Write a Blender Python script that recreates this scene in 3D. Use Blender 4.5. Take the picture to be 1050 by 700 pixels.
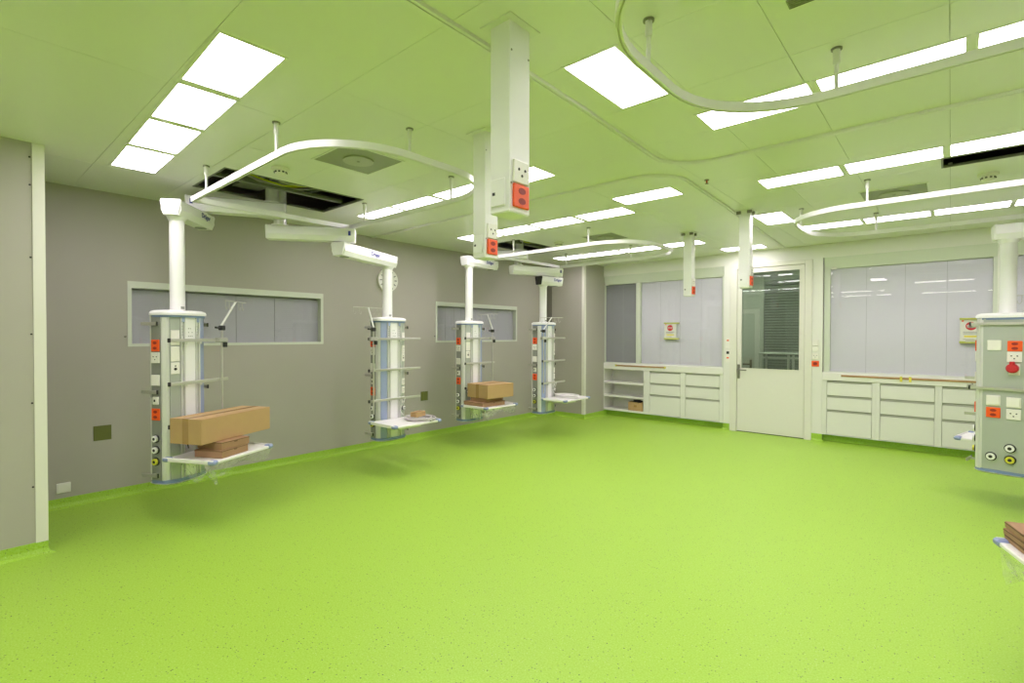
import bpy, bmesh, math, random
from mathutils import Vector, Matrix

random.seed(7)
S = bpy.context.scene
for o in list(bpy.data.objects):
    bpy.data.objects.remove(o)
COL = S.collection
PI = math.pi
R = math.radians

# ------------------------------------------------------------------ camera
cam_d = bpy.data.cameras.new('camera')
cam_d.sensor_fit = 'HORIZONTAL'
cam_d.sensor_width = 36.0
cam_d.lens = 515.05 / 1050.0 * 36.0
cam_d.clip_start = 0.05
cam = bpy.data.objects.new('camera', cam_d)
COL.objects.link(cam)
YAW, PIT, ROL = 0.7182, -0.0131, 0.0015
fw = Vector((-math.sin(YAW) * math.cos(PIT), math.cos(YAW) * math.cos(PIT), math.sin(PIT)))
rt = Vector((math.cos(YAW), math.sin(YAW), 0))
up = rt.cross(fw)
r2 = rt * math.cos(ROL) + up * math.sin(ROL)
u2 = up * math.cos(ROL) - rt * math.sin(ROL)
M = Matrix((r2, u2, -fw)).transposed().to_4x4()
M.translation = Vector((5.576, 0.0, 1.45))
cam.matrix_world = M
S.camera = cam

# ------------------------------------------------------------------ world, exposure
W = bpy.data.worlds.new('World')
S.world = W
W.use_nodes = True
W.node_tree.nodes['Background'].inputs[0].default_value = (0.5, 0.52, 0.55, 1)
W.node_tree.nodes['Background'].inputs[1].default_value = 0.02
S.view_settings.view_transform = 'Standard'
S.view_settings.look = 'None'
S.view_settings.exposure = 0.0
S.view_settings.gamma = 1.0
S.view_settings.use_curve_mapping = False

LAMP = 14.6          # radiance of the luminous ceiling panels
LAMP_COL = (1.035, 0.935, 1.04)

# room dimensions
H = 2.695           # suspended ceiling
D = 7.958           # face of the wall with cabinets and door
XR = 8.1            # far side wall
YB = -4.2           # wall behind the camera
NX, NY = 1.06, 0.47  # projecting wall block beside the camera

# ------------------------------------------------------------------ materials
def mat(name, col, rough=0.5, metal=0.0, spec=0.5, noise=0.0, nscale=20.0, bump=0.0, bscale=200.0, coat=0.0):
    m = bpy.data.materials.new(name)
    m.use_nodes = True
    nt = m.node_tree
    b = nt.nodes['Principled BSDF']
    b.inputs['Base Color'].default_value = (*col, 1)
    b.inputs['Roughness'].default_value = rough
    b.inputs['Metallic'].default_value = metal
    b.inputs['Specular IOR Level'].default_value = spec
    b.inputs['Coat Weight'].default_value = coat
    tc = nt.nodes.new('ShaderNodeTexCoord')
    if noise > 0:
        n = nt.nodes.new('ShaderNodeTexNoise')
        n.inputs['Scale'].default_value = nscale
        n.inputs['Detail'].default_value = 4
        nt.links.new(tc.outputs['Object'], n.inputs['Vector'])
        mx = nt.nodes.new('ShaderNodeMix')
        mx.data_type = 'RGBA'
        mx.inputs[6].default_value = (*[c * (1 - noise) for c in col], 1)
        mx.inputs[7].default_value = (*[min(1, c * (1 + noise)) for c in col], 1)
        nt.links.new(n.outputs['Fac'], mx.inputs[0])
        nt.links.new(mx.outputs[2], b.inputs['Base Color'])
    if bump > 0:
        n2 = nt.nodes.new('ShaderNodeTexNoise')
        n2.inputs['Scale'].default_value = bscale
        nt.links.new(tc.outputs['Object'], n2.inputs['Vector'])
        bp = nt.nodes.new('ShaderNodeBump')
        bp.inputs['Strength'].default_value = bump
        bp.inputs['Distance'].default_value = 0.002
        nt.links.new(n2.outputs['Fac'], bp.inputs['Height'])
        nt.links.new(bp.outputs['Normal'], b.inputs['Normal'])
    return m

def floor_mat():
    m = mat('green_vinyl', (0.36, 0.66, 0.035), 0.42, 0, 0.35)
    nt = m.node_tree
    b = nt.nodes['Principled BSDF']
    tc = nt.nodes.new('ShaderNodeTexCoord')
    base1, base2 = (0.305, 0.520, 0.030, 1), (0.380, 0.595, 0.085, 1)
    n1 = nt.nodes.new('ShaderNodeTexNoise')
    n1.inputs['Scale'].default_value = 130
    n1.inputs['Detail'].default_value = 3
    nt.links.new(tc.outputs['Object'], n1.inputs['Vector'])
    r1 = nt.nodes.new('ShaderNodeValToRGB')
    r1.color_ramp.elements[0].position = 0.35
    r1.color_ramp.elements[0].color = base1
    r1.color_ramp.elements[1].position = 0.65
    r1.color_ramp.elements[1].color = base2
    nt.links.new(n1.outputs['Fac'], r1.inputs['Fac'])
    last = r1.outputs['Color']
    # chips scattered through the sheet: distance to voronoi cells, thinned by a cell random value
    for scale, size, keep, colr in ((62.0, 0.20, 0.30, (0.16, 0.26, 0.05, 1)), (90.0, 0.20, 0.22, (0.46, 0.62, 0.20, 1)),
                                    (38.0, 0.12, 0.22, (0.055, 0.07, 0.035, 1))):
        v = nt.nodes.new('ShaderNodeTexVoronoi')
        v.inputs['Scale'].default_value = scale
        nt.links.new(tc.outputs['Object'], v.inputs['Vector'])
        lt = nt.nodes.new('ShaderNodeMath'); lt.operation = 'LESS_THAN'
        lt.inputs[1].default_value = size
        nt.links.new(v.outputs['Distance'], lt.inputs[0])
        sep = nt.nodes.new('ShaderNodeSeparateColor')
        nt.links.new(v.outputs['Color'], sep.inputs[0])
        l2 = nt.nodes.new('ShaderNodeMath'); l2.operation = 'LESS_THAN'
        l2.inputs[1].default_value = keep
        nt.links.new(sep.outputs[0], l2.inputs[0])
        mu = nt.nodes.new('ShaderNodeMath'); mu.operation = 'MULTIPLY'
        nt.links.new(lt.outputs[0], mu.inputs[0]); nt.links.new(l2.outputs[0], mu.inputs[1])
        mx = nt.nodes.new('ShaderNodeMix'); mx.data_type = 'RGBA'
        mx.inputs[7].default_value = colr
        nt.links.new(mu.outputs[0], mx.inputs[0])
        nt.links.new(last, mx.inputs[6])
        last = mx.outputs[2]
    nt.links.new(last, b.inputs['Base Color'])
    return m

def emit(name, col, s):
    m = bpy.data.materials.new(name)
    m.use_nodes = True
    nt = m.node_tree
    b = nt.nodes['Principled BSDF']
    b.inputs['Base Color'].default_value = (0.8, 0.8, 0.8, 1)
    b.inputs['Emission Color'].default_value = (*col, 1)
    b.inputs['Emission Strength'].default_value = s
    return m

def glass_mat(name, tint=(0.985, 0.99, 0.985), ior=1.5, refl=1.0):
    m = bpy.data.materials.new(name)
    m.use_nodes = True
    nt = m.node_tree
    nt.nodes.clear()
    out = nt.nodes.new('ShaderNodeOutputMaterial')
    tr = nt.nodes.new('ShaderNodeBsdfTransparent')
    tr.inputs[0].default_value = (*tint, 1)
    gl = nt.nodes.new('ShaderNodeBsdfGlossy')
    gl.inputs['Roughness'].default_value = 0.015
    fr = nt.nodes.new('ShaderNodeFresnel')
    fr.inputs[0].default_value = ior
    ml = nt.nodes.new('ShaderNodeMath'); ml.operation = 'MULTIPLY'
    ml.inputs[1].default_value = refl
    ml.use_clamp = True
    # same reflectance on both faces of the thin pane (no total internal reflection)
    ge = nt.nodes.new('ShaderNodeNewGeometry')
    mr = nt.nodes.new('ShaderNodeMapRange')
    mr.inputs[3].default_value = ior; mr.inputs[4].default_value = 1.0 / ior
    nt.links.new(ge.outputs['Backfacing'], mr.inputs[0])
    nt.links.new(mr.outputs[0], fr.inputs[0])
    nt.links.new(fr.outputs[0], ml.inputs[0])
    mx = nt.nodes.new('ShaderNodeMixShader')
    nt.links.new(ml.outputs[0], mx.inputs[0])
    nt.links.new(tr.outputs[0], mx.inputs[1])
    nt.links.new(gl.outputs[0], mx.inputs[2])
    nt.links.new(mx.outputs[0], out.inputs[0])
    return m

def film_mat():
    m = bpy.data.materials.new('clear_film')
    m.use_nodes = True
    nt = m.node_tree
    nt.nodes.clear()
    out = nt.nodes.new('ShaderNodeOutputMaterial')
    tr = nt.nodes.new('ShaderNodeBsdfTransparent')
    df = nt.nodes.new('ShaderNodeBsdfPrincipled')
    df.inputs['Base Color'].default_value = (0.85, 0.88, 0.85, 1)
    df.inputs['Roughness'].default_value = 0.15
    n = nt.nodes.new('ShaderNodeTexNoise'); n.inputs['Scale'].default_value = 25
    rp = nt.nodes.new('ShaderNodeMapRange')
    rp.inputs[1].default_value = 0.3; rp.inputs[2].default_value = 0.75
    rp.inputs[3].default_value = 0.05; rp.inputs[4].default_value = 0.40
    tc = nt.nodes.new('ShaderNodeTexCoord')
    nt.links.new(tc.outputs['Object'], n.inputs['Vector'])
    nt.links.new(n.outputs['Fac'], rp.inputs[0])
    mx = nt.nodes.new('ShaderNodeMixShader')
    nt.links.new(rp.outputs[0], mx.inputs[0])
    nt.links.new(tr.outputs[0], mx.inputs[1]); nt.links.new(df.outputs[0], mx.inputs[2])
    nt.links.new(mx.outputs[0], out.inputs[0])
    return m

MT = dict(
    floor=floor_mat(),
    wall=mat('taupe_wall_paint', (0.430, 0.405, 0.355), 0.50, 0, 0.4, noise=0.02, nscale=3, bump=0.05),
    white=mat('white_wall_paint', (0.78, 0.775, 0.72), 0.45, 0, 0.4, noise=0.01, nscale=4, bump=0.03),
    trim=mat('cream_lacquer_trim', (0.76, 0.745, 0.665), 0.35, 0, 0.5, noise=0.01),
    ceil=mat('ceiling_metal_panel', (0.80, 0.80, 0.76), 0.33, 0, 0.45, noise=0.008, nscale=2),
    ceilbar=mat('ceiling_carrier', (0.42, 0.42, 0.38), 0.6),
    slab=mat('unlit_void_concrete', (0.035, 0.034, 0.032), 0.9, noise=0.3, nscale=3),  # near-black puts the darkness of the ceiling void into the slab
    lamp=emit('luminous_diffuser', LAMP_COL, LAMP),
    lampframe=mat('lamp_frame', (0.78, 0.78, 0.74), 0.4),
    rail=mat('rail_powder_coat', (0.82, 0.81, 0.80), 0.3),
    cab=mat('cabinet_lacquer', (0.76, 0.76, 0.70), 0.38, 0, 0.45, noise=0.01),
    gap=mat('drawer_gap_shade', (0.50, 0.50, 0.43), 0.6),  # cabinet tone darkened to carry the shade of the drawer gaps
    top=mat('worktop_laminate', (0.80, 0.79, 0.74), 0.35),
    col=mat('column_white', (0.86, 0.85, 0.85), 0.32, noise=0.008),
    alu=mat('column_aluminium', (0.70, 0.70, 0.67), 0.38, 0.25, noise=0.02),
    panel=mat('column_panel_grey', (0.43, 0.46, 0.41), 0.42, 0.2, noise=0.02),
    dpanel=mat('socket_channel_grey', (0.30, 0.31, 0.28), 0.4, 0.3, noise=0.03),
    blue=mat('blue_grey_trim', (0.20, 0.27, 0.46), 0.4),
    bluestrip=mat('blue_strip', (0.33, 0.39, 0.58), 0.4, noise=0.03),
    steel=mat('brushed_rail_steel', (0.60, 0.59, 0.54), 0.32, 0.75, noise=0.05, nscale=60),
    dsteel=mat('door_fitting_steel', (0.26, 0.25, 0.22), 0.4, 0.7, noise=0.05),
    black=mat('black_plastic', (0.02, 0.02, 0.02), 0.45, noise=0.1),
    orange=mat('orange_socket', (0.90, 0.105, 0.012), 0.4, noise=0.03),
    dred=mat('socket_dark_red', (0.30, 0.02, 0.01), 0.5, noise=0.05),
    red=mat('red_plastic', (0.55, 0.02, 0.03), 0.4, noise=0.05),
    plate=mat('socket_white', (0.82, 0.80, 0.74), 0.35, noise=0.01),
    hole=mat('socket_hole', (0.03, 0.03, 0.03), 0.6, noise=0.1),
    ring=mat('gas_ring_white', (0.85, 0.85, 0.82), 0.3, noise=0.01),
    yell=mat('gas_ring_yellow', (0.65, 0.62, 0.05), 0.3, noise=0.02),
    olive=mat('olive_wall_plate', (0.135, 0.150, 0.035), 0.5, noise=0.05),
    carton=mat('carton_kraft', (0.47, 0.30, 0.135), 0.75, noise=0.06, nscale=12, bump=0.1, bscale=90),
    carton2=mat('carton_brown', (0.36, 0.21, 0.11), 0.75, noise=0.08, nscale=12, bump=0.1),
    cartonin=mat('carton_shadow_seam', (0.16, 0.09, 0.04), 0.8, noise=0.1),
    tape=mat('packing_tape', (0.38, 0.23, 0.095), 0.25, noise=0.05),
    tray=mat('tray_white', (0.84, 0.82, 0.80), 0.3, noise=0.01),
    bumper=mat('tray_bumper_blue', (0.26, 0.31, 0.52), 0.4, noise=0.03),
    cable=mat('cable_grey', (0.52, 0.49, 0.47), 0.5, noise=0.05),
    cablew=mat('cable_white', (0.72, 0.71, 0.67), 0.45, noise=0.03),
    ycable=mat('earth_cable', (0.62, 0.66, 0.02), 0.5, noise=0.2, nscale=80),
    void_metal=mat('galvanised_void_frame', (0.22, 0.23, 0.18), 0.5, 0.4, noise=0.1),
    blind=mat('blind_slat_white', (0.74, 0.72, 0.80), 0.45, noise=0.01),
    blindg=mat('blind_slat_grey', (0.33, 0.33, 0.35), 0.45, noise=0.02),
    blindm=mat('blind_slat_mid', (0.50, 0.49, 0.54), 0.45, noise=0.02),
    frame=mat('window_frame_white', (0.66, 0.69, 0.60), 0.35, noise=0.01),  # white frame with the floor's green bounce put into its colour
    glass=glass_mat('window_glass'),
    doorglass=glass_mat('door_glass', (0.80, 0.88, 0.80), 1.5, 1.4),
    vent=mat('vent_metal', (0.33, 0.34, 0.25), 0.5, 0.2, noise=0.03),
    ventd=mat('vent_disc', (0.44, 0.45, 0.34), 0.45, 0.2, noise=0.03),
    wood=mat('wood_lath', (0.42, 0.24, 0.11), 0.6, noise=0.25, nscale=30),
    masking=mat('yellow_masking_tape', (0.75, 0.66, 0.10), 0.6, noise=0.05),
    signw=mat('sign_paper', (0.72, 0.72, 0.66), 0.5, noise=0.02),
    signy=mat('sign_lime_strip', (0.50, 0.52, 0.10), 0.5, noise=0.05),
    signt=mat('sign_print_grey', (0.28, 0.28, 0.28), 0.6, noise=0.05),
    logo=mat('logo_blue_print', (0.035, 0.045, 0.28), 0.5, noise=0.05),
    print=mat('grey_print', (0.42, 0.42, 0.40), 0.5, noise=0.05),
    clock=mat('clock_face', (0.80, 0.79, 0.74), 0.4, noise=0.01),
    film=film_mat(),
    corr=mat('corridor_wall', (0.60, 0.62, 0.54), 0.6, noise=0.02),
    corrf=mat('corridor_floor', (0.25, 0.27, 0.22), 0.5, noise=0.05),
    lampc=emit('corridor_fill_glow', (1, 0.98, 0.92), 17.0),  # glow of the added corridor fill
)

# ------------------------------------------------------------------ mesh helpers
class MB:
    def __init__(self):
        self.v = []; self.f = []
    def add(self, vs, fs):
        n = len(self.v)
        self.v += [tuple(p) for p in vs]
        self.f += [tuple(i + n for i in f) for f in fs]
        return self
    def xbox(self, c, s, M3=None, bev=0.0):
        """box with centre c, size s, optional 3x3 basis, optional chamfer"""
        hx, hy, hz = s[0] / 2, s[1] / 2, s[2] / 2
        vs = []; fs = []
        if bev <= 0:
            for sz in (-1, 1):
                for sx, sy in ((-1, -1), (1, -1), (1, 1), (-1, 1)):
                    vs.append(Vector((sx * hx, sy * hy, sz * hz)))
            fs = [(3, 2, 1, 0), (4, 5, 6, 7), (0, 1, 5, 4), (1, 2, 6, 5), (2, 3, 7, 6), (3, 0, 4, 7)]
        else:
            b = min(bev, hx * .9, hy * .9, hz * .9)
            idx = {}
            for sx in (-1, 1):
                for sy in (-1, 1):
                    for sz in (-1, 1):
                        for a in range(3):
                            p = [sx * (hx - b), sy * (hy - b), sz * (hz - b)]
                            p[a] = (sx * hx, sy * hy, sz * hz)[a]
                            idx[(sx, sy, sz, a)] = len(vs)
                            vs.append(Vector(p))
            for a in range(3):
                o1, o2 = (a + 1) % 3, (a + 2) % 3
                for s_ in (-1, 1):
                    q = []
                    for p1, p2 in ((-1, -1), (1, -1), (1, 1), (-1, 1)):
                        k = [0, 0, 0]; k[a] = s_; k[o1] = p1; k[o2] = p2
                        q.append(idx[(*k, a)])
                    fs.append(tuple(q))
                for p1 in (-1, 1):
                    for p2 in (-1, 1):
                        k0 = [0, 0, 0]; k0[a] = -1; k0[o1] = p1; k0[o2] = p2
                        k1 = list(k0); k1[a] = 1
                        fs.append((idx[(*k0, o1)], idx[(*k1, o1)], idx[(*k1, o2)], idx[(*k0, o2)]))
            for sx in (-1, 1):
                for sy in (-1, 1):
                    for sz in (-1, 1):
                        fs.append(tuple(idx[(sx, sy, sz, a)] for a in range(3)))
        c = Vector(c)
        if M3 is not None:
            vs = [M3 @ p for p in vs]
        return self.add([p + c for p in vs], fs)
    def box(self, x0, x1, y0, y1, z0, z1, bev=0.0):
        return self.xbox(((x0 + x1) / 2, (y0 + y1) / 2, (z0 + z1) / 2), (abs(x1 - x0), abs(y1 - y0), abs(z1 - z0)), None, bev)
    def rbox(self, c, s, yaw, bev=0.0):
        return self.xbox(c, s, Matrix.Rotation(yaw, 3, 'Z'), bev)
    def prism(self, poly, z0, z1, poly2=None):
        n = len(poly)
        poly2 = poly2 or poly
        vs = [(p[0], p[1], z0) for p in poly] + [(p[0], p[1], z1) for p in poly2]
        fs = [tuple(range(n - 1, -1, -1)), tuple(range(n, 2 * n))]
        fs += [(i, (i + 1) % n, n + (i + 1) % n, n + i) for i in range(n)]
        return self.add(vs, fs)
    def tube(self, pts, r, seg=8, closed=False):
        pts = [Vector(p) for p in pts]
        n = len(pts)
        rs = r if isinstance(r, (list, tuple)) else [r] * n
        rings = []
        prev = None
        for i in range(n):
            if closed:
                t = pts[(i + 1) % n] - pts[i - 1]
            else:
                t = pts[min(i + 1, n - 1)] - pts[max(i - 1, 0)]
            if t.length < 1e-9: t = Vector((0, 0, 1))
            t.normalize()
            if prev is None:
                a = Vector((0, 0, 1)) if abs(t.z) < 0.9 else Vector((1, 0, 0))
                u = t.cross(a).normalized()
            else:
                u = (prev - t * prev.dot(t))
                u = u.normalized() if u.length > 1e-6 else t.orthogonal().normalized()
            prev = u
            w = t.cross(u)
            rings.append([pts[i] + (u * math.cos(2 * PI * k / seg) + w * math.sin(2 * PI * k / seg)) * rs[i] for k in range(seg)])
        vs = [p for rg in rings for p in rg]
        fs = []
        m = n if closed else n - 1
        for i in range(m):
            j = (i + 1) % n
            for k in range(seg):
                k2 = (k + 1) % seg
                fs.append((i * seg + k, i * seg + k2, j * seg + k2, j * seg + k))
        if not closed:
            fs.append(tuple(range(seg - 1, -1, -1)))
            fs.append(tuple((n - 1) * seg + k for k in range(seg)))
        return self.add(vs, fs)
    def cyl(self, p0, p1, r, seg=20):
        return self.tube([p0, p1], r, seg)
    def sweep(self, path, prof, closed=False):
        """path: list of (x,y); prof: list of (offset to the left normal, z)"""
        n = len(path); k = len(prof)
        vs = []
        for i in range(n):
            p = Vector(path[i])
            if closed:
                a, b = Vector(path[i - 1]), Vector(path[(i + 1) % n])
            else:
                a, b = Vector(path[max(i - 1, 0)]), Vector(path[min(i + 1, n - 1)])
            d1 = (p - a); d2 = (b - p)
            d1 = d1.normalized() if d1.length > 1e-9 else d2.normalized()
            d2 = d2.normalized() if d2.length > 1e-9 else d1
            n1 = Vector((-d1.y, d1.x)); n2 = Vector((-d2.y, d2.x))
            nm = (n1 + n2).normalized()
            sc = 1.0 / max(0.3, nm.dot(n1))
            for o, z in prof:
                q = p + nm * o * sc
                vs.append((q.x, q.y, z))
        fs = []
        m = n if closed else n - 1
        for i in range(m):
            j = (i + 1) % n
            for a in range(k):
                b = (a + 1) % k
                fs.append((i * k + a, j * k + a, j * k + b, i * k + b))
        if not closed:
            fs.append(tuple(range(k)))
            fs.append(tuple((n - 1) * k + a for a in range(k - 1, -1, -1)))
        return self.add(vs, fs)
    def build(self, name, material, parent=None, smooth=False):
        me = bpy.data.meshes.new(name)
        me.from_pydata(self.v, [], self.f)
        bm = bmesh.new(); bm.from_mesh(me)
        bmesh.ops.recalc_face_normals(bm, faces=bm.faces)
        bm.to_mesh(me); bm.free()
        if smooth:
            for p in me.polygons: p.use_smooth = True
            me.set_sharp_from_angle(angle=R(35))
        me.materials.append(MT[material] if isinstance(material, str) else material)
        o = bpy.data.objects.new(name, me)
        COL.objects.link(o)
        if parent is not None: o.parent = parent
        return o

def tag(o, label=None, cat=None, group=None, kind=None):
    if label: o['label'] = label
    if cat: o['category'] = cat
    if group: o['group'] = group
    if kind: o['kind'] = kind
    return o

def empty(name, loc=(0, 0, 0), yaw=0.0):
    o = bpy.data.objects.new(name, None)
    o.empty_display_size = 0.05
    COL.objects.link(o)
    o.location = loc
    o.rotation_euler = (0, 0, yaw)
    return o

def struct(o):
    o['kind'] = 'structure'
    return o

def copy_tree(o, parent=None):
    c = o.copy()
    COL.objects.link(c)
    if parent is not None:
        c.parent = parent
    for ch in list(o.children):
        copy_tree(ch, c)
    return c

def text_mesh(name, txt, size, origin, u, v, material, parent=None, depth=0.0006, bold=False):
    """flat lettering: origin lower-left, u reading direction, v up"""
    cu = bpy.data.curves.new(name, 'FONT')
    cu.body = txt
    cu.size = size
    cu.extrude = depth
    if bold: cu.offset = size * 0.018
    tmp = bpy.data.objects.new(name + '_tmp', cu)
    COL.objects.link(tmp)
    dg = bpy.context.evaluated_depsgraph_get()
    me = bpy.data.meshes.new_from_object(tmp.evaluated_get(dg))
    bpy.data.objects.remove(tmp)
    u = Vector(u).normalized(); v = Vector(v).normalized(); n = u.cross(v)
    Mx = Matrix((u, v, n)).transposed().to_4x4()
    Mx.translation = Vector(origin)
    me.transform(Mx)
    me.materials.clear()
    me.materials.append(MT[material])
    o = bpy.data.objects.new(name, me)
    COL.objects.link(o)
    if parent is not None: o.parent = parent
    return o

def basis(n):
    """3x3 matrix with columns (n, horizontal u, up) for a horizontal normal"""
    n = Vector(n).normalized()
    upv = Vector((0, 0, 1))
    u = upv.cross(n)
    return Matrix((n, u, upv)).transposed()

def plate(parent, pos, n, w, h, kind, t=0.012):
    """wall plate: pos = centre on the carrier surface, n = outward horizontal normal"""
    B = basis(n)
    n = Vector(n).normalized(); u = B.col[1]; pos = Vector(pos)
    nm, mt_ = {'orange': ('power_socket', 'orange'), 'orange1': ('power_socket', 'orange'), 'swiss': ('wall_socket', 'plate'),
               'blank': ('blank_plate', 'plate'), 'data': ('data_socket', 'plate'), 'switch': ('rocker_switch', 'plate'),
               'key': ('lock_plate', 'plate')}[kind]
    o = MB().xbox(pos + n * t / 2, (t, w, h), B, 0.003).build(nm, mt_, parent)
    f = pos + n * t
    def disc(du, dz, r, m, nm2, sx=1.0):
        mb = MB()
        pts = [f + u * (du + sx * r * math.cos(a)) + Vector((0, 0, dz + r * math.sin(a))) for a in [2 * PI * k / 12 for k in range(12)]]
        vs = [p - n * 0.002 for p in pts] + [p + n * 0.0012 for p in pts]
        k = 12
        mb.add(vs, [tuple(range(k - 1, -1, -1)), tuple(range(k, 2 * k))] + [(i, (i + 1) % k, k + (i + 1) % k, k + i) for i in range(k)])
        return mb.build(nm2, m, o)
    if kind == 'orange':
        for dz in (h * .22, -h * .22):
            disc(0, dz, min(w, h) * .14, 'dred', 'socket_recess', 1.7)
    elif kind == 'orange1':
        disc(0, 0, min(w, h) * .26, 'dred', 'socket_recess', 1.3)
    elif kind == 'swiss':
        disc(-w * .2, h * .1, w * .06, 'hole', 'pin_hole')
        disc(w * .2, h * .1, w * .06, 'hole', 'pin_hole')
        disc(0, -h * .16, w * .06, 'hole', 'pin_hole')
    elif kind == 'data':
        MB().xbox(f + u * (-w * .12) + n * .0005, (0.002, w * .28, h * .3), B).build('data_port', 'hole', o)
    elif kind == 'switch':
        MB().xbox(f + n * .002, (0.005, w * .82, h * .82), B, 0.0015).build('rocker', 'plate', o)
    elif kind == 'key':
        disc(0, -h * .06, w * .18, 'black', 'lock_core')
        disc(0, h * .2, w * .09, 'hole', 'key_hole')
    return o

def gas_outlet(parent, pos, n, r=0.028, inner='ring'):
    B = basis(n); n = Vector(n).normalized(); pos = Vector(pos)
    o = MB().cyl(pos, pos + n * 0.010, r, 20).build('gas_outlet', 'black', parent, True)
    MB().cyl(pos + n * .010, pos + n * 0.024, r * .78, 20).build('outlet_ring', inner, o, True)
    MB().cyl(pos + n * .024, pos + n * 0.026, r * .36, 16).build('outlet_bore', 'hole', o, True)
    return o

def holed_rect(rect, holes):
    """split rect (a0,a1,b0,b1) around holes -> list of rects"""
    cells = [rect]
    for h in holes:
        nxt = []
        for a0, a1, b0, b1 in cells:
            h0, h1, g0, g1 = max(a0, h[0]), min(a1, h[1]), max(b0, h[2]), min(b1, h[3])
            if h0 >= h1 - 1e-6 or g0 >= g1 - 1e-6:
                nxt.append((a0, a1, b0, b1)); continue
            if a0 < h0: nxt.append((a0, h0, b0, b1))
            if h1 < a1: nxt.append((h1, a1, b0, b1))
            if b0 < g0: nxt.append((h0, h1, b0, g0))
            if g1 < b1: nxt.append((h0, h1, g1, b1))
        cells = nxt
    return cells

# ================================================================== SETTING
struct(MB().box(-0.3, XR + .3, YB - .3, D + .25, -0.1, 0).build('floor', 'floor'))

# left wall with two long internal windows
Z1, Z2 = 1.34, 1.93
LW = [(1.128, 2.996), (4.71, 6.505)]
mb = MB()
for a0, a1, b0, b1 in holed_rect((NY, D, 0, 3.15), [(y0, y1, Z1, Z2) for y0, y1 in LW]):
    mb.box(-0.14, 0, a0, a1, b0, b1)
struct(mb.build('wall_left', 'wall'))
# projecting block beside the camera
struct(MB().box(-0.14, NX, YB, NY, 0, 3.15).build('wall_side', 'wall'))
t = MB().box(NX, NX + 0.006, NY - 0.055, NY + 0.006, 0.08, H)
t.box(NX - 0.05, NX, NY, NY + 0.006, 0.08, H)
tr1 = struct(t.build('trim_1', 'trim'))
for zz in (0.45, 1.0, 1.45, 1.95, 2.42, 2.6):
    MB().cyl((NX, NY - 0.066, zz), (NX + 0.004, NY - 0.066, zz), 0.006, 10).build('screw_cap', 'black', tr1)
# pillar in the far corner
PX, PY = 0.83, 7.32
struct(MB().box(0, PX, PY, D + .12, 0, 3.15).build('wall_pillar', 'wall'))
struct(MB().box(PX - .05, PX + .005, PY - .005, PY + .045, 0.08, H).build('trim_2', 'trim'))
struct(MB().box(0.0, 0.14, PY - .004, PY, 0.08, H).build('trim_3', 'dsteel'))
struct(MB().box(XR, XR + .14, YB, D + .12, 0, 3.15).build('wall_right', 'wall'))
struct(MB().box(-.14, XR + .14, YB - .14, YB, 0, 3.15).build('wall_front', 'white'))

# wall with cabinets, windows and door
WT = 2.507
OPEN = [(PX, 2.945, 0, WT), (3.04, 4.13, 0, 2.50), (4.255, 5.97, 0, WT), (6.06, 7.9, 0, WT)]
mb = MB()
for a0, a1, b0, b1 in holed_rect((PX, XR, 0, 3.15), OPEN):
    mb.box(a0, a1, D, D + .12, b0, b1)
struct(mb.build('wall_back', 'white'))

# cove skirting in the floor material
BP = [(0, 0), (0, 0.082), (0.004, 0.082), (0.006, 0.035), (0.014, 0.014), (0.036, 0.002), (0.036, 0)]
def skirting(name, path):
    struct(MB().sweep(path, [(-a, b) for a, b in BP]).build(name, 'floor'))
skirting('baseboard_left', [(NX, YB), (NX, NY), (0.0, NY), (0, PY), (PX, PY), (PX, D + .1)])
BP = [(0, 0), (0, 0.10), (0.003, 0.10), (0.004, 0.03), (0.012, 0.010), (0.03, 0.002), (0.03, 0)]
skirting('baseboard_back', [(2.90, D + .1), (2.945, D + .1), (2.945, D), (3.04, D)])
skirting('baseboard_middle', [(4.13, D), (4.255, D), (4.255, D + .1), (4.30, D + .1)])
for i, (a, b) in enumerate([(PX, 2.945), (4.255, 5.97), (6.06, 7.9)]):
    struct(MB().box(a, b, D + .1, D + .12, 0, 0.10).build('baseboard_toe_%s' % ('shelf', 'drawer', 'corner')[i], 'floor'))

# ------------------------------------------------------------------ ceiling
# openings where service panels are taken out
HOLES = [(0.76, 1.49, 1.42, 2.60), (0.74, 1.31, 5.01, 6.05), (5.51, 6.75, 4.665, 4.93), (6.03, 7.1, 5.15, 6.07)]
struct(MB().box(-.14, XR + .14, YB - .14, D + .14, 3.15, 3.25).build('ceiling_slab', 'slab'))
ycuts = [YB, -3.44, -2.84, -2.24, -1.64, -1.04, -.44, .16, .76, 1.355, 1.93, 2.51, 3.10, 3.62, 4.23, 4.86, 5.46, 6.06, 6.66, 7.26, D]
def xcuts_for(y):
    if y < 1.3:
        left = [0, .86, 2.66, 4.06]
    else:
        left = [0, .86, 2.05, 3.22, 4.06]
    return left + [4.55, 5.02, 5.56, 6.1, 6.65, 7.2, XR]
bars = MB()
for j in range(len(ycuts) - 1):
    y0, y1 = ycuts[j], ycuts[j + 1]
    xc = xcuts_for(y0)
    for a0, a1, b0, b1 in holed_rect((0, XR, y0 - .012, y0 + .012), HOLES):
        bars.box(a0, a1, b0, b1, H + .013, H + .022)
    for x in xc:
        for a0, a1, b0, b1 in holed_rect((x - .012, x + .012, y0, y1), HOLES):
            bars.box(a0, a1, b0, b1, H + .022, H + .031)
ceiling = struct(bars.build('ceiling', 'ceilbar'))
g = 0.0010
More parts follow.
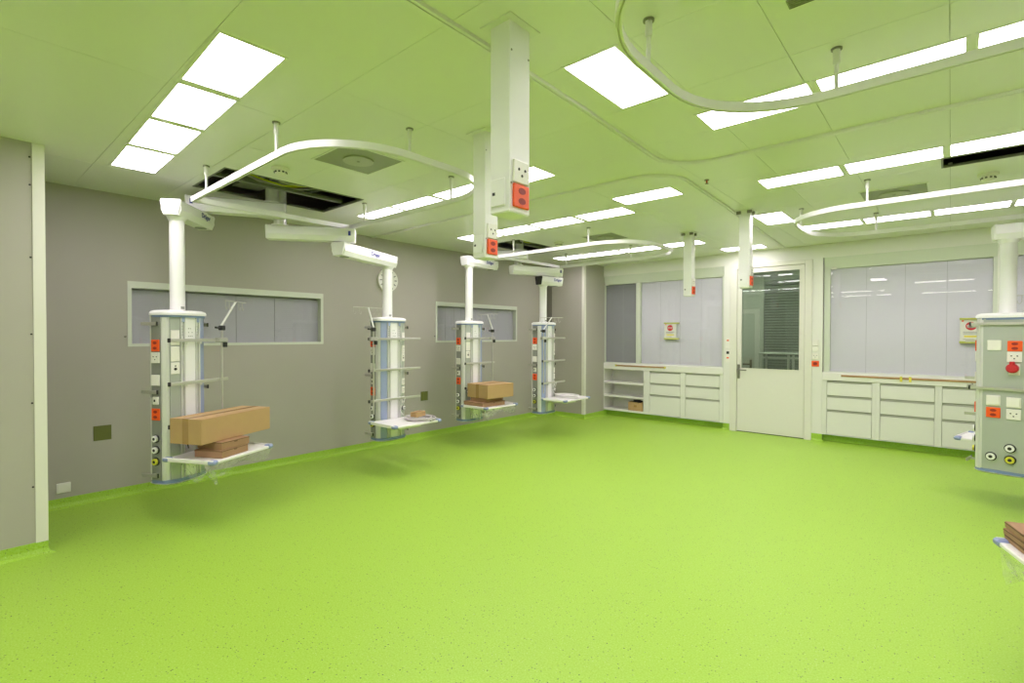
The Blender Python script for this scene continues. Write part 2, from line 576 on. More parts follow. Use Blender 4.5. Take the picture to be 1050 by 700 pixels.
for j in range(len(ycuts) - 1):
    y0, y1 = ycuts[j], ycuts[j + 1]
    xc = xcuts_for(y0)
    for i in range(len(xc) - 1):
        rc = (xc[i] + g, xc[i + 1] - g, y0 + g, y1 - g)
        cells = holed_rect(rc, HOLES)
        if not cells: continue
        mb = MB()
        for a0, a1, b0, b1 in cells:
            mb.box(a0, a1, b0, b1, H, H + .012)
        mb.build('ceiling_panel', 'ceil', ceiling)

# rims and services in the open ceiling bays
def ceiling_opening(h, label, cat='opening', cables=True, seed=1):
    x0, x1, y0, y1 = h
    rnd = random.Random(seed)
    e = empty('ceiling_opening', ((x0 + x1) / 2, (y0 + y1) / 2, H))
    tag(e, label, cat)
    cx, cy = (x0 + x1) / 2, (y0 + y1) / 2
    L = lambda x, y, z: (x - cx, y - cy, z - H)
    def bx(name, a, b, c, d, z0, z1, m):
        p = L(a, c, z0); q = L(b, d, z1)
        return MB().box(p[0], q[0], p[1], q[1], p[2], q[2]).build(name, m, e)
    tt = .012
    bx('edge_frame', x0 - .0, x0 + tt, y0, y1, H - .003, H + .014, 'void_metal')
    bx('edge_frame', x1 - tt, x1, y0, y1, H - .003, H + .014, 'void_metal')
    bx('edge_frame', x0 + tt, x1 - tt, y0, y0 + tt, H - .003, H + .014, 'void_metal')
    bx('edge_frame', x0 + tt, x1 - tt, y1 - tt, y1, H - .003, H + .014, 'void_metal')
    if not cables: return e
    for k, fx in enumerate((.48,)):
        xx = x0 + (x1 - x0) * fx
        bx('carrier_bar', xx - .02, xx + .02, y0 + tt, y1 - tt, H + .03, H + .055, 'void_metal')
    for k in range(2):
        yy = y0 + (y1 - y0) * (.12 + .76 * k)
        bx('channel_rail', x0 - .1, x1 + .1, yy - .02, yy + .02, H + .16, H + .20, 'void_metal')
    for k in range(10):
        xx = x0 + (x1 - x0) * (.30 + .055 * k)
        ya, yb = y0 - .1, y1 + .1
        pts = []
        for q in range(9):
            tq = q / 8
            pts.append(L(xx + .07 * math.sin(tq * 5 + k), ya + (yb - ya) * tq, H + .26 - .215 * math.sin(PI * tq) * rnd.uniform(.9, 1.0) + .10 * (.85 - .055 * k - .3) * (1 if k % 2 else .4)))
        MB().tube(pts, .007 if k % 3 else .010, 6).build('loose_cable', 'ycable' if k in (1, 4, 5, 7) else 'cable', e, True)
    for k in range(3):
        c0 = (x0 + (x1 - x0) * (.45 + .1 * k), y0 + (y1 - y0) * .28)
        pts = [L(c0[0] + .11 * math.cos(a), c0[1] + .13 * math.sin(a), H + .10 + .012 * k + .02 * math.sin(a)) for a in [2 * PI * q / 20 for q in range(20)]]
        MB().tube(pts, .008, 6, True).build('cable_loop', 'cable', e, True)
    bx('junction_box', x0 + .05, x0 + .28, y0 + .30, y0 + .52, H + .06, H + .16, 'void_metal')
    return e
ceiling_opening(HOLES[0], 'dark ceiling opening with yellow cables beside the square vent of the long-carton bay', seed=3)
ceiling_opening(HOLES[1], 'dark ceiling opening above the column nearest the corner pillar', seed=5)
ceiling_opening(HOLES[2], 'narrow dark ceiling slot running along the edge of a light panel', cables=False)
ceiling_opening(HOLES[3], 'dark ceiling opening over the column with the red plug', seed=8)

# ================================================================== WINDOWS AND DOOR
def slats(name, parent, axis, a0, a1, z0, z1, depth0, m, pitch=0.025, w=0.027, tilt=62, sgn=1):
    """closed venetian blind; axis 'y' = runs along y on plane x, 'x' = runs along x on plane y"""
    mb = MB()
    n = int((z1 - z0) / pitch)
    ct, st = math.cos(R(tilt)) * w / 2, math.sin(R(tilt)) * w / 2
    th = .0012
    for i in range(n):
        zc = z0 + (i + .5) * pitch
        q = [(-ct, zc - st), (ct, zc + st), (ct, zc + st + th), (-ct, zc - st + th)]
        if axis == 'y':
            vs = [(depth0 + sgn * d, a0, z) for d, z in q] + [(depth0 + sgn * d, a1, z) for d, z in q]
        else:
            vs = [(a0, depth0 + sgn * d, z) for d, z in q] + [(a1, depth0 + sgn * d, z) for d, z in q]
        mb.add(vs, [(0, 1, 2, 3), (7, 6, 5, 4), (0, 1, 5, 4), (1, 2, 6, 5), (2, 3, 7, 6), (3, 0, 4, 7)])
    o = mb.build(name, m, parent)
    o['kind'] = 'stuff'
    return o

wn = 0
# long windows of the left wall
for (y0, y1), sections in zip(LW, ((0.0, .25, .5, .72, 1.0), (0.0, .12, .22, .30, .78, 1.0))):
    wn += 1
    w = struct(empty('window_%d' % wn, (0, (y0 + y1) / 2, Z1)))
    oy, oz = (y0 + y1) / 2, Z1
    fwid = .035
    a, b = y0 - oy, y1 - oy
    hh = Z2 - Z1
    fr = MB()
    fr.box(-.10, .006, a, b, hh - .06, hh)
    fr.box(-.10, .006, a, b, 0, .025)
    fr.box(-.10, .006, a, a + .03, .025, hh - .06)
    fr.box(-.10, .006, b - .03, b, .025, hh - .06)
    fr.build('window_frame', 'frame', w)
    MB().box(-.032, -.028, a + .03, b - .03, .025, hh - .06).build('pane', 'glass', w)
    for i in range(len(sections) - 1):
        s0 = a + .03 + (b - a - .06) * sections[i] + .003
        s1 = a + .03 + (b - a - .06) * sections[i + 1] - .003
        slats('blind', w, 'y', s0, s1, .026, hh - .062, -.065, 'blindm', pitch=.022, w=.024, tilt=70, sgn=-1)
    MB().box(-.12, -.10, a, b, 0, hh).build('blind_backing', 'blindg', w)
    MB().xbox((0.012, a - .02, .09), (.02, .014, .014), None, .003).build('stud', 'dsteel', w)

# windows above the cabinets
def big_window(n, x0, x1, mull=None, glass_x0=None, cords=()):
    w = struct(empty('window_%d' % n, ((x0 + x1) / 2, D, .95)))
    ox = (x0 + x1) / 2
    a, b = x0 - ox, x1 - ox
    ga = (glass_x0 or x0 + .005) - ox
    gb = b - .035
    zt, zg = WT - .95, 2.355 - .95
    fr = MB()
    fr.add([(a, .0, zt), (b, .0, zt), (b, .045, zg), (a, .045, zg), (a, .11, zt), (b, .11, zt), (b, .11, zg), (a, .11, zg)],
           [(0, 1, 2, 3), (0, 1, 5, 4), (4, 5, 6, 7), (3, 2, 6, 7), (0, 3, 7, 4), (1, 2, 6, 5)])
    fr.box(a, ga, .03, .11, 0, zg)
    fr.box(gb, b, .03, .11, 0, zg)
    fr.box(ga, gb, .03, .11, -.01, .012)
    fr.build('window_frame', 'frame', w)
    edges = [ga, gb]
    if mull:
        m0, m1 = mull[0] - ox, mull[1] - ox
        MB().box(m0, m1, .02, .11, .012, zg).build('mullion', 'frame', w)
        spans = [(ga, m0), (m1, gb)]
    else:
        spans = [(ga, gb)]
    for k, (s0, s1) in enumerate(spans):
        MB().box(s0, s1, .050, .055, .012, zg).build('pane', 'glass', w)
        wid = s1 - s0
        nn = max(1, round(wid / .36))
        for q in range(nn):
            slats('blind', w, 'x', s0 + wid * q / nn + .0012, s0 + wid * (q + 1) / nn - .0012, .014, zg - .002, .080,
                  'blindg' if (mull and k == 0) else 'blind', pitch=.021, w=.023, tilt=74, sgn=1)
    MB().box(a, b, .115, .13, -.05, zt).build('blind_backing', 'blindg', w)
    MB().box(ga + .01, ga + .075, .012, .045, zg - .012, zg + .012, .004).build('blind_motor', 'plate', w)
    return w
big_window(3, PX, 2.945, (1.46, 1.537))
big_window(4, 4.265, 5.97, None, 4.335)
big_window(5, 6.06, 7.9)

# door with glazed upper half
d = struct(empty('door_1', (3.585, D, 0)))
ox = 3.585
fr = MB()
fr.box(3.04 - ox, 3.138 - ox, -.012, .11, 0, 2.50, .002)
fr.box(4.040 - ox, 4.13 - ox, -.012, .11, 0, 2.50, .002)
fr.box(3.138 - ox, 4.040 - ox, -.012, .11, 2.447, 2.50, .002)
fr.build('door_frame', 'trim', d)
lf = MB()
for a0, a1, b0, b1 in holed_rect((3.143 - ox, 4.035 - ox, .012, 2.442), [(3.203 - ox, 3.975 - ox, .957, 2.378)]):
    lf.box(a0, a1, .002, .045, b0, b1)
leaf = lf.build('door_leaf', 'trim', d)
MB().box(3.203 - ox, 3.975 - ox, .020, .028, .957, 2.378).build('pane', 'doorglass', leaf)
bd = MB()
for a0, a1, b0, b1 in holed_rect((3.195 - ox, 3.983 - ox, .949, 2.386), [(3.207 - ox, 3.971 - ox, .961, 2.374)]):
    bd.box(a0, a1, -.003, .002, b0, b1)
bd.build('glazing_bead', 'trim', leaf)
MB().box(3.150 - ox, 3.185 - ox, -.008, .002, .80, 1.01, .003).build('lock_plate', 'dsteel', leaf)
hd = MB().tube([(3.166 - ox, .0, .932), (3.166 - ox, -.045, .932), (3.18 - ox, -.055, .932), (3.29 - ox, -.055, .930)], .010, 10)
hd.build('door_handle', 'dsteel', leaf, True)
MB().box(3.143 - ox, 4.035 - ox, .006, .04, .002, .011).build('door_seal', 'black', d)

# ------------------------------------------------------------------ corridor behind the door glass
CY = 10.35
struct(MB().box(0.5, 6.5, D + .25, CY + .2, -.1, -.001).build('floor_corridor', 'corrf'))
struct(MB().box(0.5, 6.5, CY, CY + .1, 0, 2.9).build('wall_corridor', 'corr'))
struct(MB().box(0.4, 0.5, D + .45, CY, 0, 2.9).build('wall_corridor_end', 'corr'))
struct(MB().box(6.5, 6.6, D + .45, CY, 0, 2.9).build('wall_corridor_far', 'corr'))
struct(MB().box(0.4, 6.6, D + .45, CY + .1, 2.75, 2.85).build('ceiling_corridor', 'corr'))
lc = empty('corridor_fill_light', (3.2, 9.2, 2.749))  # unseen lamp, added to brighten the corridor behind the door glass
tag(lc, 'added unseen fill light over the corridor beyond the glazed door', 'ceiling light')
MB().box(-1.0, 1.0, -.15, .15, -.03, 0).build('housing', 'lampframe', lc)
MB().box(-.97, .97, -.13, .13, -.034, -.03).build('diffuser', 'lampc', lc)
# corridor door
d2 = struct(empty('door_2', (2.30, CY, 0)))
MB().box(-.52, -.44, -.03, 0, 0, 1.95).build('door_frame', 'trim', d2)
MB().box(.44, .52, -.03, 0, 0, 1.95).build('door_frame', 'trim', d2)
MB().box(-.44, .44, -.03, 0, 1.87, 1.95).build('door_frame', 'trim', d2)
MB().box(-.44, .44, -.015, 0, .01, 1.87).build('door_leaf', 'corr', d2)
MB().tube([(.37, -.015, .89), (.37, -.07, .89), (.24, -.07, .89)], .014, 8).build('door_handle', 'dsteel', d2, True)
MB().box(.350, .390, -.022, -.015, .74, .98).build('lock_plate', 'dsteel', d2)
# corridor window with grey venetian blind
w6 = struct(empty('window_6', (3.30, CY, 0.6)))
MB().box(-.40, .75, -.03, -.005, 0, 1.95).build('window_frame', 'dpanel', w6)
slats('blind', w6, 'x', -.38, .73, .03, 1.92, -.055, 'panel', pitch=.050, w=.046, tilt=40, sgn=1)
# trolley frame in the corridor
tr = empty('trolley', (3.45, 9.6, 0))
tag(tr, 'pale tubular trolley standing in the corridor beyond the glazed door', 'trolley')
MB().box(-.40, .50, -.20, .20, 1.12, 1.15, .008).build('trolley_top', 'corr', tr)
for sx in (-.36, .07, .145, .46):
    MB().box(sx - .016, sx + .016, -.19, -.16, .05, 1.12).build('leg', 'trim', tr)
for sx in (-.36, .46):
    MB().cyl((sx, -.175, 0), (sx, -.175, .05), .03, 12).build('castor', 'black', tr, True)
    MB().box(sx - .016, sx + .016, .16, .19, 0.0, 1.12).build('leg', 'trim', tr)
MB().box(-.376, .476, -.188, -.162, 1.05, 1.08).build('crossbar', 'trim', tr)

# ================================================================== CABINETS
ZC0, ZC1 = 0.10, 0.84
def worktop(x0, x1, label):
    o = MB().box(x0, x1, D - .006, D + .36, ZC1, .95, .004)
    ob = o.build('worktop', 'top')
    return tag(ob, label, 'worktop')
worktop(PX + .002, 2.943, 'white worktop band over the open shelf unit and two drawer units')
worktop(4.257, 5.968, 'white worktop band over the row of drawer units beside the door')
worktop(6.062, 7.898, 'white worktop band in the window bay past the red-plug column')

def drawer_unit(x0, x1, stile_l, stile_r, label, group):
    """x0..x1 = drawer fronts, stiles reach out to neighbours"""
    cx = (x0 + x1) / 2
    e = empty('drawer_cabinet', (cx, D, ZC0))
    tag(e, label, 'cabinet', group)
    a, b, sl, sr = x0 - cx, x1 - cx, stile_l - cx, stile_r - cx
    h = ZC1 - ZC0
    bd = MB()
    bd.box(sl, a - .004, 0, .36, 0, h); bd.box(b + .004, sr, 0, .36, 0, h)
    bd.box(a - .004, b + .004, .0, .36, 0, .006)
    bd.build('carcass', 'cab', e)
    MB().box(a - .004, b + .004, .04, .05, .006, h).build('recess_back', 'gap', e)  # darker tone stands for shade behind the drawer fronts
    for z0, z1 in ((.012, .312), (.345, .508), (.541, .708)):
        dm = MB().box(a, b, .003, .030, z0, z1, .0015)
        dr = dm.build('drawer', 'cab', e)
        MB().box(a + .001, b - .001, .010, .036, z1 + .008, z1 + .022).build('grip_rail', 'gap', dr)
    return e
G1 = 'drawer units under the two-pane window'
drawer_unit(1.73, 2.262, 1.63, 2.306, 'three-drawer white cabinet standing next to the open shelf unit', G1)
drawer_unit(2.35, 2.887, 2.307, 2.943, 'three-drawer white cabinet between the shelf-side cabinet and the door', G1)
G2 = 'drawer units under the wide window'
drawer_unit(4.313, 4.81, 4.257, 4.853, 'three-drawer white cabinet right beside the orange socket by the door', G2)
drawer_unit(4.90, 5.432, 4.854, 5.467, 'three-drawer white cabinet with yellow tape on the worktop above it', G2)
drawer_unit(5.505, 5.93, 5.468, 5.968, 'three-drawer white cabinet partly behind the red-plug column', G2)
G3 = 'drawer units in the far window bay'
drawer_unit(6.12, 6.62, 6.062, 6.66, 'first three-drawer white cabinet in the window bay past the red-plug column', G3)
drawer_unit(6.70, 7.20, 6.661, 7.24, 'second three-drawer white cabinet in the window bay past the red-plug column', G3)
drawer_unit(7.28, 7.84, 7.241, 7.898, 'third three-drawer white cabinet in the window bay past the red-plug column', G3)
# open shelf unit
sx0, sx1 = PX + .002, 1.629
cx = (sx0 + sx1) / 2
e = empty('shelf_unit', (cx, D, ZC0))
tag(e, 'open white shelf unit with two shelves in the corner by the pillar', 'shelf unit')
a, b, h = sx0 - cx, sx1 - cx, ZC1 - ZC0
MB().box(a, a + .006, 0, .36, 0, h).build('side_panel', 'cab', e)
MB().box(b - .016, b, 0, .36, 0, h).build('side_panel', 'cab', e)
MB().box(a, b, .33, .36, 0, h).build('back_panel', 'cab', e)
for zz in (.012, .255, .495):
    MB().box(a + .006, b - .016, .002, .33, zz - .012, zz + .022, .002).build('shelf', 'top', e)
# small open carton on the bottom shelf
e = empty('open_carton', (1.455, D + .10, ZC0 + .035))
tag(e, 'small open brown carton with dark contents on the lowest shelf', 'carton')
cw, cd, ch = .27, .17, .145
MB().box(-cw / 2, cw / 2, -cd / 2, -cd / 2 + .006, 0, ch).build('carton_side', 'carton', e)
MB().box(-cw / 2, cw / 2, cd / 2 - .006, cd / 2, 0, ch).build('carton_side', 'carton', e)
MB().box(-cw / 2, -cw / 2 + .006, -cd / 2 + .006, cd / 2 - .006, 0, ch).build('carton_side', 'carton', e)
MB().box(cw / 2 - .006, cw / 2, -cd / 2 + .006, cd / 2 - .006, 0, ch).build('carton_side', 'carton2', e)
MB().box(-cw / 2 + .006, cw / 2 - .006, -cd / 2 + .006, cd / 2 - .006, 0, .01).build('carton_bottom', 'carton', e)
mb = MB()
for k in range(6):
    mb.rbox((random.uniform(-.04, .09), random.uniform(-.04, .04), .11 + .012 * k), (.13, .07, .02), random.uniform(-.5, .5), .004)
mb.build('dark_contents', 'black', e)
MB().xbox((0, -cd / 2 - .0005, ch * .55), (.05, .001, .035), None).build('handle_print', 'tape', e)

# wooden laths lying along the worktops
def lath(x0, x1, label, tapes):
    cx = (x0 + x1) / 2
    o = MB().box(x0 - cx, x1 - cx, -.010, 0, 0, .024, .002).build('wood_lath', 'wood')
    o.location = (cx, D - .006, .898)
    tag(o, label, 'lath')
    return o
lath(1.08, 2.02, 'thin wooden lath fixed along the worktop edge of the shelf and drawer run', ())
lath(4.475, 5.80, 'long thin wooden lath fixed along the worktop edge beside the door', ())
def tape_strip(x, y, z0, z1, w, label):
    o = MB().box(-w / 2, w / 2, -.0008, 0, z0 - .95, z1 - .95)
    o.box(-w / 2, w / 2, -.0008, .012, z1 - .95, z1 - .95 + .001)
    ob = o.build('masking_tape', 'masking')
    ob.location = (x, y, .95)
    return tag(ob, label, 'tape', 'yellow tape strips on worktop edges')
for x, lab in ((1.09, 'yellow tape strip at the pillar end of the short lath'), (2.005, 'yellow tape strip at the door end of the short lath')):
    tape_strip(x, D - .0162, .893, .925, .03, lab)
for x, lab in ((5.11, 'yellow tape strip on the long lath, nearer the door'), (5.20, 'yellow tape strip on the long lath, nearer the red-plug column')):
    tape_strip(x, D - .0162, .870, .935, .026, lab)

# plates beside the door
def wall_device(name, pos, n, w, h, kind, label, cat, group=None):
    e = empty(name, pos)
    plate(e, (0, 0, 0), n, w, h, kind)
    return tag(e, label, cat, group)
B_N = (0, -1, 0)
wall_device('light_switch', (4.172, D, 1.345), B_N, .08, .085, 'switch', 'white rocker switch topmost beside the glazed door', 'switch')
wall_device('light_switch', (4.172, D, 1.262), B_N, .08, .06, 'blank', 'blank white plate under the topmost switch beside the door', 'switch plate')
wall_device('wall_socket', (4.172, D, 1.163), B_N, .08, .085, 'swiss', 'white three-pin wall socket beside the glazed door', 'socket')
wall_device('wall_socket', (4.172, D, 1.060), B_N, .09, .078, 'orange1', 'single orange wall socket beside the glazed door', 'socket')
e = empty('door_control', (3.010, D, 1.33))
tag(e, 'upper white control plate with pink light on the handle side of the door', 'control plate')
MB().box(-.035, .035, -.010, 0, -.085, .085, .003).build('cover', 'plate', e)
MB().box(-.016, .016, -.012, -.010, .03, .05).build('indicator', 'orange', e)
e = empty('door_control', (3.010, D, 1.13))
tag(e, 'lower control plate with black reader and red light on the handle side of the door', 'control plate')
MB().box(-.034, .034, -.010, 0, -.095, .095, .003).build('cover', 'plate', e)
MB().box(-.020, .020, -.014, -.010, .035, .075, .002).build('reader', 'black', e)
MB().box(-.018, .018, -.012, -.010, -.035, -.015).build('indicator', 'orange', e)

# signs stuck on the window panes
def window_sign(x0, x1, z0, z1, label):
    cx = (x0 + x1) / 2
    y = D + .0475
    e = empty('window_sign', (cx, y, z0))
    tag(e, label, 'sign')
    w, h = x1 - x0, z1 - z0
    MB().box(-w / 2, w / 2, -.003, 0, 0, h).build('sheet', 'signw', e)
    MB().box(-w / 2 - .005, w / 2 + .055, -.022, .0, h - .018, h + .004, .002).build('holder_strip', 'signy', e)
    MB().box(-w / 2 - .005, w / 2 + .055, -.022, .0, -.006, .018, .002).build('holder_strip', 'signy', e)
    rd = MB().cyl((-.004, -.003, h * .68), (-.004, -.005, h * .68), w * .24, 24).build('red_disc', 'red', e, True)
    text_mesh('stop_lettering', 'STOP', .036, (-.045, -.0055, h * .68 - .013), (1, 0, 0), (0, 0, 1), 'signw', rd, bold=True)
    MB().box(-w * .32, w * .30, -.004, -.003, h * .22, h * .30).build('yellow_bar', 'masking', e)
    for k, zz in enumerate((.44, .40, .34, .14)):
        MB().box(-w * .36, w * (.36 - .08 * k), -.0038, -.003, h * zz - .003, h * zz + .003).build('print_line', 'signt', e)
    MB().box(-w * .42, -w * .34, -.004, -.003, h * .86, h * .92).build('corner_mark', 'orange', e)
    return e
window_sign(1.967, 2.172, 1.385, 1.655, 'white notice with red stop disc on the window of the shelf run')
window_sign(5.655, 5.86, 1.365, 1.655, 'white notice with red stop disc partly behind the red-plug column')

# things on the left wall
def olive(y, label):
    e = empty('access_plate', (0, y, .59))
    tag(e, label, 'wall plate')
    MB().box(0, .006, -.062, .062, -.064, .064, .002).build('rim', 'olive', e)
    MB().box(.006, .008, -.050, .050, -.052, .052).build('cover', 'olive', e)
olive(.943, 'square olive plate low on the wall near the white double socket')
olive(4.505, 'square olive plate low on the wall between two supply columns')
e = empty('wall_outlet', (0, .683, .167))
tag(e, 'white double wall outlet just above the green skirting', 'outlet')
MB().box(0, .012, -.046, .046, -.042, .042, .004).build('rim', 'plate', e)
MB().box(.012, .015, -.036, .036, -.030, .030, .002).build('flap', 'plate', e)
e = empty('wall_clock', (0, 3.885, 2.16))
tag(e, 'round white wall clock with black hour marks behind a column tube', 'clock')
MB().cyl((0, 0, 0), (.035, 0, 0), .15, 40).build('case', 'plate', e, True)
cf = MB().cyl((.035, 0, 0), (.037, 0, 0), .138, 40).build('dial', 'clock', e, True)
for k in range(12):
    an = 2 * PI * k / 12
    Mx = Matrix.Rotation(an, 3, 'X')
    MB().xbox(Mx @ Vector((.0375, 0, .112)), (.002, .010, .034), Mx).build('hour_mark', 'black', cf)
for an, ln in ((1.0, .07), (3.1, .10)):
    Mx = Matrix.Rotation(an, 3, 'X')
    MB().xbox(Mx @ Vector((.039, 0, ln / 2)), (.002, .008, ln), Mx).build('hand', 'black', e)
for y in (6.74, ):
    pass

# ================================================================== CEILING FITTINGS
def light_panel(x, y, along_x=True, label='', group='', yaw=0.0):
    e = empty('ceiling_light', (x, y, H), yaw)
    tag(e, label, 'ceiling light', group)
    L, Wd = (.271, .131) if along_x else (.131, .275)
    fr = MB()
    for a0, a1, b0, b1 in holed_rect((-L - .015, L + .015, -Wd - .016, Wd + .016), [(-L, L, -Wd, Wd)]):
        fr.box(a0, a1, b0, b1, -.0028, 0)
    fr.build('frame', 'lampframe', e)
    MB().box(-L, L, -Wd, Wd, -.0025, 0).build('diffuser', 'lamp', e)
    return e
ORD = ('first', 'second', 'third', 'fourth', 'fifth')
def light_row(x0, y, n, pitch, start, where, yaw=0.0):
    for k in range(n):
        light_panel(x0 + k * pitch, y + k * pitch * math.tan(yaw), True,
                    '%s white light panel from the %s in the row %s' % (ORD[k], start, where), 'light row ' + where, yaw)
light_row(1.205, .975, 4, .607, 'grey wall', 'beside the projecting wall', R(-1.8))
light_row(1.15, 3.045, 4, .605, 'grey wall', 'past the long-carton rail loop')
light_row(1.06, 4.54, 4, .605, 'grey wall', 'between the two rail loops')
light_panel(3.51, 4.20, True, 'white light panel set off from the end of the row between rail loops', 'single light panels')
light_row(.975, 6.715, 4, .605, 'pillar', 'beside the corner pillar')
light_panel(3.33, 7.585, True, 'lone white light panel just in front of the glazed door', 'single light panels')
light_panel(4.145, 5.885, False, 'lone small-looking white light panel turned across, behind a short power post', 'single light panels')
light_panel(4.34, 2.21, False, 'large lone white light panel turned across, next to the biggest power post', 'single light panels')
light_row(4.755, 2.97, 4, .585, 'power posts', 'crossed by the curved rail')
light_row(4.665, 4.50, 5, .585, 'power posts', 'ending at the dark slot')
light_row(4.55, 6.665, 5, .582, 'power posts', 'along the wide window')
light_row(5.2, .95, 4, .607, 'power posts', 'above the photographer')
for yy, nm in ((-1.2, 'nearer'), (-3.0, 'farther')):  # unseen rows, added to brighten faces turned toward the camera
    light_row(2.1, yy, 4, .607, 'projecting wall', 'of the %s added rear lights' % nm)
    light_row(5.2, yy, 4, .607, 'ceiling track', 'of the %s added rear lights' % nm)

# suspended curtain rails
def arc(cx, cy, r, a0, a1, n=10):
    return [(cx + r * math.cos(R(a0 + (a1 - a0) * k / n)), cy + r * math.sin(R(a0 + (a1 - a0) * k / n))) for k in range(n + 1)]
ZR0, ZR1 = 2.482, 2.522
def curtain_rail(path, closed, hangers, label):
    ox, oy = path[0]
    e = empty('curtain_rail', (ox, oy, ZR0))
    tag(e, label, 'curtain rail')
    p = [(x - ox, y - oy) for x, y in path]
    w = .012
    MB().sweep(p, [(-w, 0), (-w, ZR1 - ZR0), (w, ZR1 - ZR0), (w, 0), (.004, 0), (.004, .012), (-.004, .012), (-.004, 0)], closed).build('rail', 'rail', e, True)
    for hx, hy in hangers:
        hx -= ox; hy -= oy
        hg = MB().cyl((hx, hy, ZR1 - ZR0), (hx, hy, H - ZR0 - .002), .0085, 12).build('hanger', 'rail', e, True)
        MB().cyl((hx, hy, H - ZR0 - .07), (hx, hy, H - ZR0 - .006), .014, 14).build('hanger_sleeve', 'rail', hg, True)
        MB().cyl((hx, hy, H - ZR0 - .007), (hx, hy, H - ZR0), .022, 16).build('ceiling_washer', 'dsteel', hg, True)
x0, x1, y0, y1, rr = 1.12, 3.17, 1.32, 2.675, .50
curtain_rail([(x0, y0)] + arc(x1 - rr, y0 + rr, rr, -90, 0) + arc(x1 - rr, y1 - rr, rr, 0, 90) + [(x0, y1)], True,
             [(2.583, y0), (1.42, y0), (x1 - .07, 1.89), (2.60, y1), (1.38, y1)], 'white suspended rail loop over the column with the long carton')
x0, x1, y0, y1 = 1.0, 2.98, 4.98, 6.36
curtain_rail([(x0, y0)] + arc(x1 - rr, y0 + rr, rr, -90, 0) + arc(x1 - rr, y1 - rr, rr, 0, 90) + [(x0, y1)], True,
             [(1.25, y0), (2.40, y0), (1.12, y1), (2.21, y1)], 'white suspended rail loop near the corner pillar columns')
x0, x1, y0, y1 = 4.665, 7.0, 1.25, 2.58
curtain_rail([(x1, y0)] + [(x0 + rr, y0)] + arc(x0 + rr, y0 + rr, rr, 270, 180)[1:] + arc(x0 + rr, y1 - rr, rr, 180, 90) + [(x1, y1)], False,
             [(x0, 1.86), (5.19, y1), (6.3, y1), (6.3, y0)], 'grey-white suspended rail curving in front of a light row by the biggest post')
x0, x1, y0, y1 = 4.455, 7.0, 4.91, 6.30
curtain_rail([(x1, y0)] + [(x0 + rr, y0)] + arc(x0 + rr, y0 + rr, rr, 270, 180)[1:] + arc(x0 + rr, y1 - rr, rr, 180, 90) + [(x1, y1)], False,
             [(5.06, y0), (x0, 5.61), (4.99, y1), (6.3, y1), (6.3, y0)], 'white suspended rail looping toward the wide window and the red-plug column')

# tracks fixed flat to the ceiling
def ceiling_track(path, label):
    ox, oy = path[0]
    e = empty('ceiling_track', (ox, oy, H))
    tag(e, label, 'ceiling track')
    p = [(x - ox, y - oy) for x, y in path]
    MB().sweep(p, [(-.017, -.016), (-.017, 0), (.017, 0), (.017, -.016), (.004, -.016), (.004, -.006), (-.004, -.006), (-.004, -.016)]).build('track', 'rail', e)
rq = .33
ceiling_track([(4.06, -1.9), (4.06, 1.5)] + [(4.04, 2.4)] + [(4.0, 3.62 - rq)] + arc(4.0 + rq, 3.62 - rq, rq, 180, 90)[1:] + [(XR, 3.62)],
              'thin flat ceiling track turning a corner past the biggest power post')
ceiling_track([(.02, 3.66), (2.8, 3.62)] + arc(3.97 - rq, 3.62 + rq, rq, -90, 0) + [(3.93, 5.0), (3.78, D - .05)],
              'thin flat ceiling track turning toward the wall left of the door')

# ventilation outlets
def vent(x, y, s, label):
    e = empty('ceiling_vent', (x, y, H))
    tag(e, label, 'vent')
    MB().box(-s / 2, s / 2, -s / 2, s / 2, -.004, 0).build('plate', 'vent', e)
    mb = MB()
    mb.cyl((0, 0, -.014), (0, 0, -.004), s * .24, 36)
    mb.build('disc', 'ventd', e, True)
    MB().cyl((0, 0, -.017), (0, 0, -.014), .012, 12).build('screw', 'vent', e, True)
    fr = MB()
    for a0, a1, b0, b1 in holed_rect((-s / 2 - .012, s / 2 + .012, -s / 2 - .012, s / 2 + .012), [(-s / 2, s / 2, -s / 2, s / 2)]):
        fr.box(a0, a1, b0, b1, -.006, 0)
    fr.build('frame', 'lampframe', e)
vent(2.385, 1.985, .44, 'square green-grey ceiling vent with round disc inside the long-carton rail loop')
vent(5.19, 5.53, .45, 'square ceiling vent with round disc beside the narrow dark slot')
vent(2.25, 5.60, .43, 'square ceiling vent near the rail by the corner pillar columns')
e = empty('ceiling_grille', (5.15, 2.12, H)); tag(e, 'small slotted ceiling grille above the curved rail', 'grille')
MB().box(-.05, .05, -.03, .03, -.004, 0).build('frame', 'vent', e)
for k in range(5):
    MB().box(-.045, .045, -.024 + .012 * k - .002, -.024 + .012 * k + .002, -.006, -.004).build('slat', 'dsteel', e)

def smoke(x, y, label):
    e = empty('smoke_detector', (x, y, H)); tag(e, label, 'smoke detector')
    MB().tube([(0, 0, 0), (0, 0, -.018), (0, 0, -.022)], [.062, .062, .052], 28).build('base', 'plate', e, True)
    hd = MB().tube([(0, 0, -.022), (0, 0, -.030), (0, 0, -.045), (0, 0, -.055)], [.040, .044, .040, .030], 24).build('sensor_head', 'plate', e, True)
    for k in range(10):
        an = 2 * PI * k / 10
        MB().rbox((.043 * math.cos(an), .043 * math.sin(an), -.036), (.006, .014, .010), an).build('slot', 'hole', hd)
smoke(1.79, 1.70, 'round white smoke detector beside the yellow-cable ceiling opening')
smoke(5.78, 5.33, 'round white smoke detector above the rail near the narrow ceiling slot')
smoke(1.60, 5.50, 'round white smoke detector near the opening above the corner columns')
e = empty('sprinkler', (4.09, 4.07, H)); tag(e, 'tiny sprinkler head with red bulb in bare ceiling', 'sprinkler')
